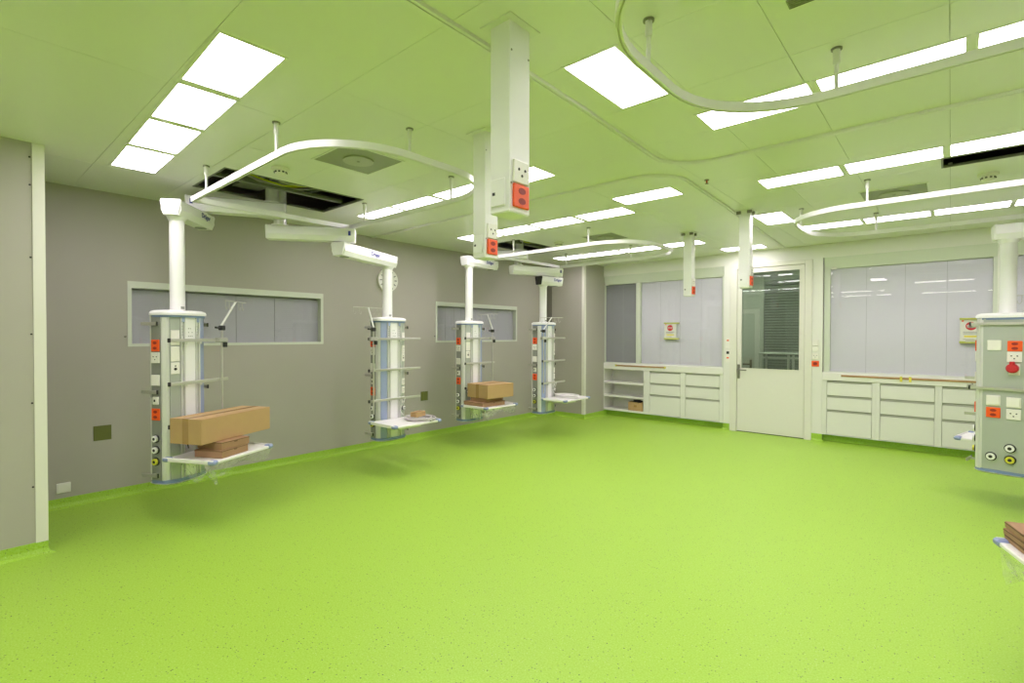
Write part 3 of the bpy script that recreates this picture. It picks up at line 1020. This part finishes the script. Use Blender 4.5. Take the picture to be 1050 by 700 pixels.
MB().cyl((0, 0, -.006), (0, 0, 0), .018, 16).build('escutcheon', 'dsteel', e, True)
MB().cyl((0, 0, -.03), (0, 0, -.006), .006, 10).build('bulb', 'red', e, True)
MB().cyl((0, 0, -.033), (0, 0, -.03), .014, 12).build('deflector', 'dsteel', e, True)
e = empty('sprinkler', (2.87, 6.95, H)); tag(e, 'small bright sprinkler head near the end of the pillar light row', 'sprinkler')
MB().cyl((0, 0, -.006), (0, 0, 0), .02, 16).build('escutcheon', 'plate', e, True)
MB().tube([(0, 0, -.006), (0, 0, -.03), (0, 0, -.05)], [.010, .016, .022], 14).build('nozzle', 'plate', e, True)

# power posts hanging from the ceiling
def power_post(x0, y0, w, dp, zb, label, kind):
    cx, cy = x0 + w / 2, y0 + dp / 2
    e = empty('power_post', (cx, cy, zb)); tag(e, label, 'power post')
    h = H - zb
    MB().box(-w / 2, w / 2, -dp / 2, dp / 2, 0, h, .003).build('post_body', 'col', e)
    fl = MB()
    for a0, a1, b0, b1 in holed_rect((-w / 2 - .03, w / 2 + .03, -dp / 2 - .03, dp / 2 + .03), [(-w / 2, w / 2, -dp / 2, dp / 2)]):
        fl.box(a0, a1, b0, b1, h - .005, h)
    fl.build('ceiling_plate', 'lampframe', e)
    if kind == 'brackets':
        for sx in (-1, 1):
            MB().box(sx * (w / 2) - .02, sx * (w / 2) + .02, -dp / 2 - .02, -dp / 2, h - .04, h - .012).build('bracket', 'dsteel', e)
        MB().box(w / 2, w / 2 + .02, dp / 2 - .03, dp / 2, h - .04, h - .012).build('bracket', 'dsteel', e)
    n = (1, 0, 0)
    plate(e, (w / 2, 0, .066), n, dp * .76, .092, 'orange')
    plate(e, (w / 2, 0, .162), n, dp * .76, .090, 'swiss')
    MB().box(-w / 2 + .008, w / 2 - .02, -dp / 2 - .008, -dp / 2, .025, .135, .003).build('front_cover', 'col', e)
    MB().box(-w / 2 + .02, -w / 2 + .034, -dp / 2 - .0095, -dp / 2 - .008, .07, .082).build('stud', 'black', e)
    for zz in (.113, h - .12):
        for dy in (-dp * .42, dp * .42):
            MB().cyl((w / 2, dy, zz), (w / 2 + .002, dy, zz), .004, 8).build('screw', 'dsteel', e, True)
    MB().box(-w / 2 + .004, w / 2 - .004, -dp / 2 + .004, dp / 2 - .004, -.002, 0).build('bottom_cover', 'col', e)
power_post(4.155, 1.49, .105, .125, 1.94, 'largest square white power post hanging from the ceiling with orange socket', '')
power_post(3.33, 2.20, .105, .115, 1.925, 'white power post behind the largest one, with orange socket low on its side', '')
power_post(3.12, 5.97, .10, .11, 1.925, 'slim short white power post in front of the two-pane window', 'brackets')
power_post(3.97, 5.28, .10, .11, 1.925, 'slim short white power post in front of the glazed door', 'brackets')

# ================================================================== SUPPLY COLUMNS
ZB, ZT = 0.30, 1.596
HALF = [(.155, .075), (.150, .075), (.150, .110), (.148, .110), (.112, .198), (.095, .215), (.065, .228), (-.070, .228), (-.100, .215), (-.120, .190)]
K = 0.79            # plan width factor of the column housing
def plan(off=0.0):
    right = [(x, -y) for x, y in HALF]
    left = [(x, y) for x, y in HALF[::-1]]
    pts = right[::-1]          # from back-right to front-right
    # counter clockwise: back-right -> front-right -> front-left -> back-left
    poly = [(x, y) for x, y in pts] + [(x, y) for x, y in HALF]
    if off:
        out = []
        for x, y in poly:
            l = math.hypot(x - .0, y)
            out.append((x + off * (1 if x > 0 else -1) * min(1, abs(x) / .10), y + off * max(-1, min(1, y / .18))))
        return out
    return poly
def smooth_outline(off):
    n = 44
    pts = []
    for k in range(n):
        an = 2 * PI * k / n
        c, s = math.cos(an), math.sin(an)
        x = (abs(c) ** .62) * (1 if c > 0 else -1)
        y = (abs(s) ** .62) * (1 if s > 0 else -1)
        ax = (.172 if x > 0 else .132) + off
        pts.append((ax * x, (.232 + off) * y))
    return pts

def column(x, y, yaw, label, flip, arms, iv=None, tray=True, back=False, rails=(-.21, .335), tray_z=.53, tray_off=(0, 0, 0), wrap=False, tray_dim=(.45, .585)):
    e = empty('supply_column', (x, y, 0), yaw)
    tag(e, label, 'supply column', 'ceiling-hung supply columns')
    inv = (Matrix.Translation((x, y, 0)) @ Matrix.Rotation(yaw, 4, 'Z')).inverted()
    Lw = lambda p: inv @ Vector(p)
    sgn = 1 if flip else -1            # side of the plate strip
    # body (drawn wide, then drawn in by K across the plan; outlets are placed at final size)
    KP = Vector((K, K, 1))
    def cplate(pos, n, w, h, kind, t=.010):
        return plate(e, Vector(pos) * KP, n, w, h, kind, t)
    def cgas(pos, n, r, inner='ring'):
        return gas_outlet(e, Vector(pos) * KP, n, r, inner)
    core = [(a * .965, b * .965) for a, b in plan()]
    MB().prism(core, ZB + .03, ZT).build('column_body', 'alu', e)
    for s in (-1, 1):
        pr = [(.112, .198), (.095, .215), (.065, .228), (.050, .228), (.050, .20), (.10, .185)]
        MB().prism([(a, s * b) for a, b in (pr if s > 0 else pr[::-1])], ZB + .032, ZT - .002).build('corner_profile', 'alu', e)
        pr = [(-.060, .228), (-.075, .227), (-.100, .214), (-.120, .190), (-.105, .175), (-.06, .20)]
        MB().prism([(a, s * b) for a, b in (pr if s > 0 else pr[::-1])], ZB + .032, ZT - .002).build('corner_profile', 'alu', e)
    # front: centre panel, tracks, plate strip and blue strip
    cp = MB().box(.145, .157, -.058, .058, ZB + .035, ZT - .004, .002).build('centre_panel', 'col', e)
    for k in range(3):
        for q in range(3):
            if (k, q) in ((1, 1), (2, 0)): continue
            MB().cyl((.157, -.02 + .02 * k, ZT - .10 - .03 * q), (.1585, -.02 + .02 * k, ZT - .10 - .03 * q), .0042, 8).build('mounting_hole', 'dpanel', cp, True)
    for s in (-1, 1):
        tk = MB().sweep([(0, 0), (0, 1)], [(0, 0)] * 3) if False else MB()
        tk.box(.135, .163, s * .066 - .006, s * .066 + .006, ZB + .035, ZT - .004)
        tk.box(.135, .163, s * .104 - .006, s * .104 + .006, ZB + .035, ZT - .004)
        tk.box(.135, .146, s * .066, s * .104, ZB + .035, ZT - .004)
        t_ = tk.build('mounting_track', 'alu', e)
        MB().box(.146, .166, s * .085 - .016, s * .085 + .016, ZT - .05, ZT - .006).build('track_end_cap', 'bluestrip', t_)
        for q in range(4):
            MB().box(.146, .149, s * .085 - .005, s * .085 + .005, ZT - .09 - .022 * q, ZT - .078 - .022 * q).build('track_slot', 'dpanel', t_)
    a0, a1 = (.150, .116), (.117, .192)
    dirv = Vector((a1[0] - a0[0], a1[1] - a0[1]))
    nv = Vector((dirv.y, -dirv.x)).normalized()          # outward for +Y side
    def strip(s, m, name):
        c = [(a0[0] + nv.x * .004, a0[1] + nv.y * .004), (a1[0] + nv.x * .004, a1[1] + nv.y * .004), (a1[0] - nv.x * .02, a1[1] - nv.y * .02), (a0[0] - nv.x * .02, a0[1] - nv.y * .02)]
        c = [(p[0], s * p[1]) for p in c]
        return MB().prism(c, ZB + .035, ZT - .003).build(name, m, e)
    strip(sgn, 'panel', 'plate_strip')
    strip(-sgn, 'bluestrip', 'blue_strip')
    mid = Vector(((a0[0] + a1[0]) / 2 + nv.x * .004, sgn * ((a0[1] + a1[1]) / 2 + nv.y * .004), 0))
    nn = Vector((nv.x, sgn * nv.y, 0))
    def onstrip(z, w, h, kind):
        cplate(mid + Vector((0, 0, z)), nn, w * K, h, kind)
    if not flip:
        onstrip(1.425, .076, .115, 'blank'); onstrip(1.30, .076, .115, 'blank'); onstrip(1.19, .076, .09, 'key')
    else:
        onstrip(1.43, .07, .09, 'blank'); onstrip(1.29, .07, .085, 'swiss'); onstrip(1.20, .07, .09, 'key')
        for z in (.93, .84): onstrip(z, .07, .075, 'swiss')
        onstrip(.73, .07, .07, 'key')
    cgas(mid + Vector((0, 0, .70 if not flip else .64)), nn, .024)
    # cable looping from the plate strip
    cb = [mid + nn * .02 + Vector((0, 0, .72)), mid + nn * .07 + Vector((0.0, -sgn * .03, .76)), mid + nn * .09 + Vector((.0, -sgn * .08, .72)),
          mid + nn * .05 + Vector((0, -sgn * .10, .62)), mid + nn * .08 + Vector((.02, -sgn * .09, .57))]
    MB().tube(cb, .006, 8).build('supply_cable', 'cablew' if flip else 'black', e, True)
    # socket channels on both flanks
    for s in (-1, 1):
        ch = MB().box(-.060, .048, s * .229 - .004, s * .229 + .002, ZB + .034, ZT - .004).build('socket_channel', 'dpanel', e)
        nsd = (0, s, 0)
        yy = s * .231
        xc = -.006
        for z, k in ((1.365, 'orange'), (1.272, 'swiss'), (1.10, 'blank'), (.945, 'data'), (.84, 'orange')):
            cplate((xc, yy, z), nsd, .076 if k != 'data' else .055, .09 if k == 'orange' else .082 if k != 'data' else .06, k)
        for z, inner in ((.655, 'ring'), (.568, 'ring'), (.480, 'yell')):
            cgas((xc, yy, z), nsd, .031, inner)
        for z in (1.53, 1.015, .385):
            rl = MB().box(-.115, .075, s * .290 - .006, s * .290 + .006, z - .013, z + .013, .002).build('side_rail', 'steel', e)
            MB().box(-.012, .012, s * .231, s * .286, z - .009, z + .009).build('rail_standoff', 'steel', rl)
            MB().box(.070, .080, s * .290 - .008, s * .290 + .008, z - .016, z + .016, .002).build('rail_end_cap', 'black', rl)
    # back panel with its own outlets
    MB().box(-.126, -.114, -.165, .165, ZB + .036, ZT - .004, .002).build('back_panel', 'panel', e)
    nb = (-1, 0, 0)
    bx_ = -.126
    ys = (.095, -.055) if back else (.07, -.07)
    if back:
        for z0, z1 in ((ZT - .06, ZT - .035), (.998, 1.022)):
            rl = MB().box(-.150, -.140, -.235, .26, z0, z1, .002).build('rear_rail', 'steel', e)
            MB().box(-.140, -.126, -.1, -.08, z0 + .004, z1 - .004).build('rail_standoff', 'steel', rl)
            MB().box(-.140, -.126, .08, .1, z0 + .004, z1 - .004).build('rail_standoff', 'steel', rl)
            MB().box(-.155, -.135, .26, .275, z0 - .004, z1 + .004, .002).build('rail_end_cap', 'black', rl)
        pb = lambda yb, z, h, k, w=.088: cplate((bx_, yb / K, z), nb, w, h, k)
        pb(.060, 1.371, .085, 'blank')
        pb(-.062, 1.365, .085, 'orange')
        pb(-.060, 1.277, .085, 'swiss')
        pl = pb(-.060, 1.175, .09, 'blank', .07)
        xb = bx_ * K
        MB().tube([(xb - .010, -.053, 1.185), (xb - .045, -.053, 1.185), (xb - .055, -.053, 1.185)], [.038, .038, .028], 20).build('red_plug', 'red', pl, True)
        MB().box(xb - .055, xb - .02, -.068, -.038, 1.215, 1.24, .004).build('plug_latch', 'red', pl)
        pb(.062, .912, .085, 'switch'); pb(.062, .812, .085, 'orange')
        pb(-.060, .905, .085, 'switch'); pb(-.060, .808, .085, 'swiss')
        cgas((bx_, .072 / K, .445), nb, .036)
        cgas((bx_, -.042 / K, .530), nb, .036)
        cgas((bx_, -.044 / K, .436), nb, .036, 'yell')
    # lid and foot
    o1 = smooth_outline(.004)
    gk = MB().prism(o1, ZT - .014, ZT + .002).build('lid_gasket', 'blue', e, True)
    lid = MB()
    prev = smooth_outline(.014)
    lv = [(.014, ZT + .002), (.015, ZT + .018), (.006, ZT + .032), (-.02, ZT + .040), (-.07, ZT + .044)]
    vs = []; n_ = 44; fs = []
    for off, z in lv:
        vs += [(px, py, z) for px, py in smooth_outline(off)]
    for i in range(len(lv) - 1):
        for k in range(n_):
            k2 = (k + 1) % n_
            fs.append((i * n_ + k, i * n_ + k2, (i + 1) * n_ + k2, (i + 1) * n_ + k))
    fs.append(tuple(range(n_ - 1, -1, -1))); fs.append(tuple((len(lv) - 1) * n_ + k for k in range(n_)))
    lid.add(vs, fs)
    lid.build('lid', 'col', e, True)
    MB().prism(smooth_outline(.003), ZB + .012, ZB + .036).build('foot_gasket', 'blue', e, True)
    MB().prism(smooth_outline(-.01), ZB, ZB + .012, smooth_outline(.012)).build('foot_plate', 'alu', e, True)
    # front equipment rails
    for z in (1.405, 1.075, .755):
        rl = MB().box(.196, .208, rails[0] / K, rails[1] / K, z - .0125, z + .0125, .002).build('equipment_rail', 'steel', e)
        for s in (-1, 1):
            MB().box(.150, .198, s * .085 - .016, s * .085 + .016, z - .030, z + .012, .003).build('rail_bracket', 'alu', rl)
        MB().box(.190, .214, rails[0] / K - .02, rails[0] / K, z - .016, z + .016, .003).build('rail_end_cap', 'black', rl)
    keep = {'power_socket', 'wall_socket', 'blank_plate', 'data_socket', 'rocker_switch', 'lock_plate', 'gas_outlet'}
    SCM = Matrix.Diagonal((K, K, 1, 1))
    def squeeze(o):
        if o.name.split('.')[0] in keep: return
        o.data.transform(SCM)
        for ch in o.children: squeeze(ch)
    for o in list(e.children): squeeze(o)
    # tray
    if tray:
        td, tw = tray_dim
        c0 = Vector((.135, tray_off[1], tray_z))
        tr_ = MB()
        rot = Matrix.Rotation(tray_off[2], 3, 'Z')
        tr_.xbox(c0 + rot @ Vector((td / 2 + tray_off[0], 0, 0)), (td, tw, .020), rot, .004)
        to = tr_.build('tray', 'tray', e)
        rim = MB()
        for sy in (-1, 1):
            rim.xbox(c0 + rot @ Vector((td / 2 + tray_off[0], sy * (tw / 2 + .004), .004)), (td, .012, .032), rot, .004)
        rim.build('tray_rim', 'tray', to)
        for sx in (0, 1):
            for sy in (-1, 1):
                MB().xbox(c0 + rot @ Vector((tray_off[0] + (td - .022 if sx else .022), sy * (tw / 2 - .012), .002)), (.06, .052, .034), rot, .010).build('corner_bumper', 'bumper', to)
        MB().xbox(c0 + rot @ Vector((td / 2 + tray_off[0] - .05, 0, -.035)), (td * .6, tw * .5, .045), rot, .006).build('tray_drawer', 'alu', to)
        MB().box(.115, .18, -.07, .07, tray_z - .06, tray_z - .012).build('tray_bracket', 'alu', to)
        if wrap:
            fm = MB(); rnd = random.Random(int(x * 100))
            nx_, nz_ = 12, 5
            vs = []
            for i in range(nx_ + 1):
                for k in range(nz_ + 1):
                    tt = i / nx_; dz = k / nz_
                    p = c0 + rot @ Vector((tray_off[0] + td * (.35 + .62 * tt), -tw / 2 - .006 + .06 * dz + rnd.uniform(-.02, .02) * dz, -.01 - dz * (.09 + .07 * math.sin(5 * tt) ** 2)))
                    vs.append(p)
            fs = [(i * (nz_ + 1) + k, (i + 1) * (nz_ + 1) + k, (i + 1) * (nz_ + 1) + k + 1, i * (nz_ + 1) + k + 1) for i in range(nx_) for k in range(nz_)]
            fm.add(vs, fs)
            vs = []
            for i in range(nx_ + 1):
                for k in range(nz_ + 1):
                    tt = i / nx_; dz = k / nz_
                    vs.append(c0 + rot @ Vector((tray_off[0] + td + .005 - .05 * dz + rnd.uniform(-.02, .02) * dz, tw * (-.48 + .96 * tt), -.01 - dz * (.05 + .06 * math.sin(4 * tt + 1) ** 2))))
            fm.add(vs, fs)
            fm.build('plastic_wrap', 'film', to, True)
    # drip stand clamped to the top rail
    if iv:
        yv, bend, zlow = iv['y'], iv['bend'], iv.get('low', .80)
        xv = .182
        st = MB().cyl((xv, yv, zlow), (xv, yv, 1.50), .008, 12).build('drip_pole', 'steel', e, True)
        p1 = Vector((xv, yv, 1.53)); p2 = Vector((xv + bend[0], yv + bend[1], 1.53 + bend[2]))
        MB().tube([(xv, yv, 1.49), p1, p2], .0085, 12).build('bent_arm', 'rail', st, True)
        MB().box(xv - .02, xv + .02, yv - .022, yv + .022, 1.485, 1.525, .006).build('clamp', 'black', st)
        MB().cyl((xv, yv - .02, 1.505), (xv, yv - .065, 1.508), .009, 10).build('clamp_lever', 'black', st, True)
        MB().box(xv - .035, xv + .018, yv - .045, yv + .045, 1.385, 1.425, .005).build('rail_clamp', 'steel', st)
        MB().cyl((xv + .01, yv + .02, 1.345), (xv + .01, yv + .02, 1.385), .020, 14).build('clamp_knob', 'black', st, True)
        bd_ = Vector(iv['bar']).normalized() * .175
        off = Vector((0, 0, 0)) - bd_ * iv.get('shift', 0)
        br = MB().tube([p2 - bd_ + off, p2 + bd_ + off], .004, 8).build('hook_bar', 'steel', st, True)
        for tq in (-.97, -.62, .28, .62):
            b0 = p2 + bd_ * tq + off
            hk = [b0, b0 + Vector((0, 0, -.055)), b0 + bd_.normalized() * .012 + Vector((0, 0, -.072)), b0 + bd_.normalized() * .026 + Vector((0, 0, -.060)), b0 + bd_.normalized() * .028 + Vector((0, 0, -.045))]
            MB().tube(hk, .0028, 6).build('hook', 'steel', br, True)
    # pole and arms (arms given in world coordinates)
    J, Mt, zl, zu = Vector((*arms['J'], 0)), Vector((*arms['M'], 0)), arms['zl'], arms['zu']
    ah = .125
    MB().cyl((0, 0, ZT + .03), (0, 0, zl - ah / 2 - .01), .0525, 32).build('column_tube', 'col', e, True)
    MB().box(.0505, .0545, -.015, .012, ZT + .055, ZT + .075).build('type_plate', 'dpanel', e)
    P0 = Vector((x, y, 0))
    def arm(name, A, B, z, o0, o1, w=.15):
        dv = (B - A); L_ = dv.length; dv.normalize()
        nvv = Vector((-dv.y, dv.x, 0))
        s0 = A - dv * o0; s1 = B + dv * o1
        prof = [(-w / 2 + .02, -ah / 2), (w / 2 - .02, -ah / 2), (w / 2, -ah / 2 + .045), (w / 2 - .006, ah / 2 - .01), (w / 2 - .018, ah / 2), (-w / 2 + .018, ah / 2), (-w / 2 + .006, ah / 2 - .01), (-w / 2, -ah / 2 + .045)]
        vs = [Lw(s + nvv * o + Vector((0, 0, z + zz))) for s in (s0, s1) for o, zz in prof]
        k = len(prof)
        fs = [tuple(range(k)), tuple(range(2 * k - 1, k - 1, -1))] + [(i, k + i, k + (i + 1) % k, (i + 1) % k) for i in range(k)]
        o = MB().add(vs, fs).build(name, 'col', e)
        return o, dv, nvv, s0, s1
    la, dv, nvv, s0, s1 = arm('lower_arm', P0, J, zl, .085, .09)
    # end cap at the tube end, pivot covers
    def capbox(s, dvv, sg, z, m, parent, nm, tk=.014):
        w, nvx = .154, Vector((-dvv.y, dvv.x, 0))
        pf = [(-w / 2 + .024, -ah / 2), (w / 2 - .024, -ah / 2), (w / 2, ah / 2 - .02), (w / 2 - .008, ah / 2), (-w / 2 + .008, ah / 2), (-w / 2, ah / 2 - .02)]
        k = len(pf)
        vs = [Lw(s + dvv * sg * d_ + nvx * o * f_ + Vector((0, 0, z + zz * f_))) for d_, f_ in ((0, 1.0), (tk * .6, 1.0), (tk, .92)) for o, zz in pf]
        fs = [tuple(range(k)), tuple(range(3 * k - 1, 2 * k - 1, -1))]
        for q_ in range(2):
            fs += [(q_ * k + i, (q_ + 1) * k + i, (q_ + 1) * k + (i + 1) % k, q_ * k + (i + 1) % k) for i in range(k)]
        return MB().add(vs, fs).build(nm, m, parent)
    capbox(s0, dv, -1, zl, 'black' if arms.get('dark') else 'col', la, 'arm_end_cap')  # dark: black cap stands for the shaded inside of an open arm end
    capbox(s1, dv, 1, zl, 'col', la, 'arm_end_cap')
    q = Lw(P0 + Vector((0, 0, zl - ah / 2)))
    MB().tube([q + Vector((0, 0, -.030)), q], [.058, .070], 28).build('tube_collar', 'col', la, True)
    q = Lw(J + Vector((0, 0, zl - ah / 2)))
    MB().cyl(q, q + Vector((0, 0, -.004)), .045, 24).build('pivot_cover', 'dpanel', la, True)
    q0 = Lw(J + Vector((0, 0, zl + ah / 2))); q1 = Lw(J + Vector((0, 0, zu - ah / 2)))
    MB().cyl(q0, q1, .055, 24).build('arm_joint', 'col', e, True)
    ua, dv2, nv2, t0, t1 = arm('upper_arm', J, Mt, zu, .09, .10)
    capbox(t0, dv2, -1, zu, 'col', ua, 'arm_end_cap')
    capbox(t1, dv2, 1, zu, 'col', ua, 'arm_end_cap')
    q = Lw(Mt + Vector((0, 0, zu + ah / 2)))
    fl_ = MB().cyl(q, q + Vector((0, 0, .012)), .075, 28).build('mount_flange', 'col', e, True)
    MB().cyl(q + Vector((0, 0, .012)), Lw(Mt + Vector((0, 0, 3.15))), .055, 24).build('mount_tube', 'alu', fl_, True)
    # lettering on the arms, on whichever flank faces the room
    def lettering(A, dvv, nvv_, z, along, parent, txt, size, m, sq=False):
        side = nvv_ if nvv_.x - nvv_.y * .6 > 0 else -nvv_
        u = Vector((0, 0, 1)).cross(side)
        c = A + dvv * along + side * .0765 + Vector((0, 0, z))
        Rm = Matrix.Rotation(-yaw, 3, 'Z')
        if sq:
            Mx = Matrix((side, u, Vector((0, 0, 1)))).transposed()
            ob = MB().xbox(c, (.004, .022, .042), Mx)
            ob.v = [tuple(Lw(p)) for p in ob.v]
            return ob.build('maker_badge', m, parent)
        return text_mesh('maker_lettering', txt, size, Lw(c), Rm @ u, (0, 0, 1), m, parent, bold=True)
    Ld = (J - P0).length
    lettering(P0, dv, nvv, zl + .0, Ld * .62 if arms.get('text_at') is None else arms['text_at'], la, 'Dr\u00e4ger', .055, 'logo')
    lettering(J, dv2, nv2, zu + .01, -.055, ua, '', 0, 'logo', True)
    return e

def trayslot(x, y, yaw, lx, ly, z):
    v = Matrix.Rotation(yaw, 3, 'Z') @ Vector((lx, ly, 0))
    return (x + v.x, y + v.y, z)

C1 = (.94, 1.26, R(27)); C2 = (.88, 3.28, 0.0); C3 = (.67, 4.73, 0.0); C4 = (1.03, 5.90, 0.0)
C5 = (5.93, 5.86, R(77)); C6 = (6.40, 3.01, R(197.5))
column(*C1, 'white supply column with the long brown carton on its tray', False, dict(J=(.64, 1.52), M=(.90, 2.02), zl=2.44, zu=2.58),
       iv=dict(y=.25, bend=(.03, .12, .20), bar=(-.3, 1, 0), low=.60), wrap=True, tray_off=(.03, .02, 0), tray_z=.525)
column(*C2, 'white supply column with coiled cable on tray, in front of the wall clock', True, dict(J=(1.18, 2.58), M=(.84, 2.12), zl=2.26, zu=2.40, text_at=.42),
       iv=dict(y=-.30, bend=(-.02, -.05, .20), bar=(.0, 1, 0), low=.62), tray_off=(0, -.03, 0), rails=(-.33, .33))
column(*C3, 'white supply column with a squarish brown carton on its tray', False, dict(J=(.62, 5.20), M=(.98, 5.42), zl=2.44, zu=2.58),
       iv=dict(y=.27, bend=(.0, -.10, .20), bar=(1, .1, 0), low=.62), wrap=True, tray_off=(0, .03, 0))
column(*C4, 'white supply column with coiled pale hose on tray, nearest the corner pillar', True, dict(J=(1.07, 6.14), M=(.84, 5.55), zl=2.25, zu=2.39, dark=True),
       iv=dict(y=-.22, bend=(.02, .16, .17), bar=(.6, 1, 0), low=.62), tray_off=(0, .09, 0), tray_dim=(.43, .60))
column(*C5, 'white supply column with red plug on its broad socket face by the wide window', False, dict(J=(6.62, 5.93), M=(6.55, 5.45), zl=2.31, zu=2.46),
       iv=dict(y=-.26, bend=(.0, .10, .26), bar=(.1, 1, 0)), back=True, rails=(-.33, .30), tray_z=.52, tray_off=(0, .06, 0))
column(*C6, 'white supply column out by the side wall, flat brown boxes on its tray', False, dict(J=(7.0, 2.7), M=(6.6, 2.2), zl=2.31, zu=2.46),
       wrap=True, tray_dim=(.47, .585))

# ------------------------------------------------------------------ cartons
def carton(loc, yaw, sx, sy, sz, label, m='carton', tape='x', flat=False, group=None):
    e = empty('carton', loc, yaw); tag(e, label, 'carton', group)
    MB().box(-sx / 2, sx / 2, -sy / 2, sy / 2, 0, sz - .004, .003).build('carton_body', m, e)
    if flat:
        MB().box(-sx / 2 + .001, sx / 2 - .001, -sy / 2 + .001, sy / 2 - .001, sz - .004, sz, .001).build('lid_flap', m, e)
        MB().box(-sx / 2 - .0006, sx / 2 + .0006, -sy / 2 - .0006, sy / 2 + .0006, sz - .008, sz - .004).build('lid_seam', 'cartonin', e)
        MB().xbox((sx / 2, 0, sz * .78), (.002, .03, .008)).build('tuck_slot', 'cartonin', e)
    else:
        # two top flaps meeting along the long side, packing tape over the joint
        if tape == 'y':
            MB().box(-sx / 2, -.002, -sy / 2, sy / 2, sz - .004, sz, .001).build('flap', m, e)
            MB().box(.002, sx / 2, -sy / 2, sy / 2, sz - .004, sz, .001).build('flap', m, e)
            MB().box(-.028, .028, -sy / 2 - .001, sy / 2 + .001, sz, sz + .0008).build('tape', 'tape', e)
            tp = MB().box(-.028, .028, -sy / 2 - .0008, -sy / 2, 0, sz + .0006)
            tp.build('tape', 'tape', e)
        else:
            MB().box(-sx / 2, sx / 2, -sy / 2, -.002, sz - .004, sz, .001).build('flap', m, e)
            MB().box(-sx / 2, sx / 2, .002, sy / 2, sz - .004, sz, .001).build('flap', m, e)
            MB().box(-sx / 2 - .001, sx / 2 + .001, -.028, .028, sz, sz + .0008).build('tape', 'tape', e)
            MB().box(sx / 2, sx / 2 + .0008, -.028, .028, 0, sz + .0006).build('tape', 'tape', e)
    return e
TZ = .541
carton((1.375, 1.43, .536), R(30), .24, .27, .056, 'lower flat brown box under the long carton', 'carton2', flat=True)
carton((1.355, 1.45, .536 + .0565), R(24), .235, .26, .056, 'upper flat brown box directly under the long carton', 'carton2', flat=True)
carton((1.235, 1.49, .536 + .1135), R(26.5), .285, .69, .185, 'long brown carton with dark tape resting on two flat boxes', 'carton', 'y')
carton((1.01, 4.68, TZ), R(-2), .36, .40, .055, 'flat brown box under the squarish carton', 'carton2', flat=True)
carton((1.02, 4.72, TZ + .0555), R(6), .26, .36, .05, 'small brown box squeezed between flat box and squarish carton', 'carton2', flat=True)
carton((1.055, 4.75, TZ + .106), R(-3), .385, .465, .175, 'squarish brown carton with tape on stacked flat boxes', 'carton', 'y')
for k, lab in enumerate(('lowest flat brown box on the tray by the side wall', 'middle flat brown box on the tray by the side wall', 'top flat brown box on the tray by the side wall')):
    carton((6.0, 3.03, TZ + .0275 * k), R(197.5 - (1.5, -1, 2)[k]), .40, .32, .027, lab, 'carton2', flat=True, group='flat boxes by the side wall')

# coiled leads on two trays
def coil(x, y, z, r, turns, m, label, seed, box=False):
    rnd = random.Random(seed)
    pts = []
    n = int(turns * 26)
    for k in range(n):
        an = 2 * PI * k / 26
        rr_ = r * (1 + .10 * math.sin(an * .37 + seed)) * (1.0 if k % 52 < 26 else .88)
        pts.append((rr_ * math.cos(an) * 1.05, rr_ * math.sin(an) * .85, .008 + .0075 * (k / 26) * .9))
    o = MB().tube(pts, .0075, 7).build('cable_coil', m, None, True)
    o.location = (x, y, z)
    tag(o, label, 'cable')
    return o
coil(1.29, 3.40, TZ, .165, 4, 'cable', 'loose grey cable coil lying on the tray below the clock', 3)
coil(1.36, 6.03, TZ, .165, 5, 'cablew', 'pale hose coil lying on the tray nearest the corner pillar', 5)
e = carton((1.30, 3.37, TZ + .040), R(20), .09, .16, .05, 'small tan box lying inside the grey cable coil', 'carton', 'y')
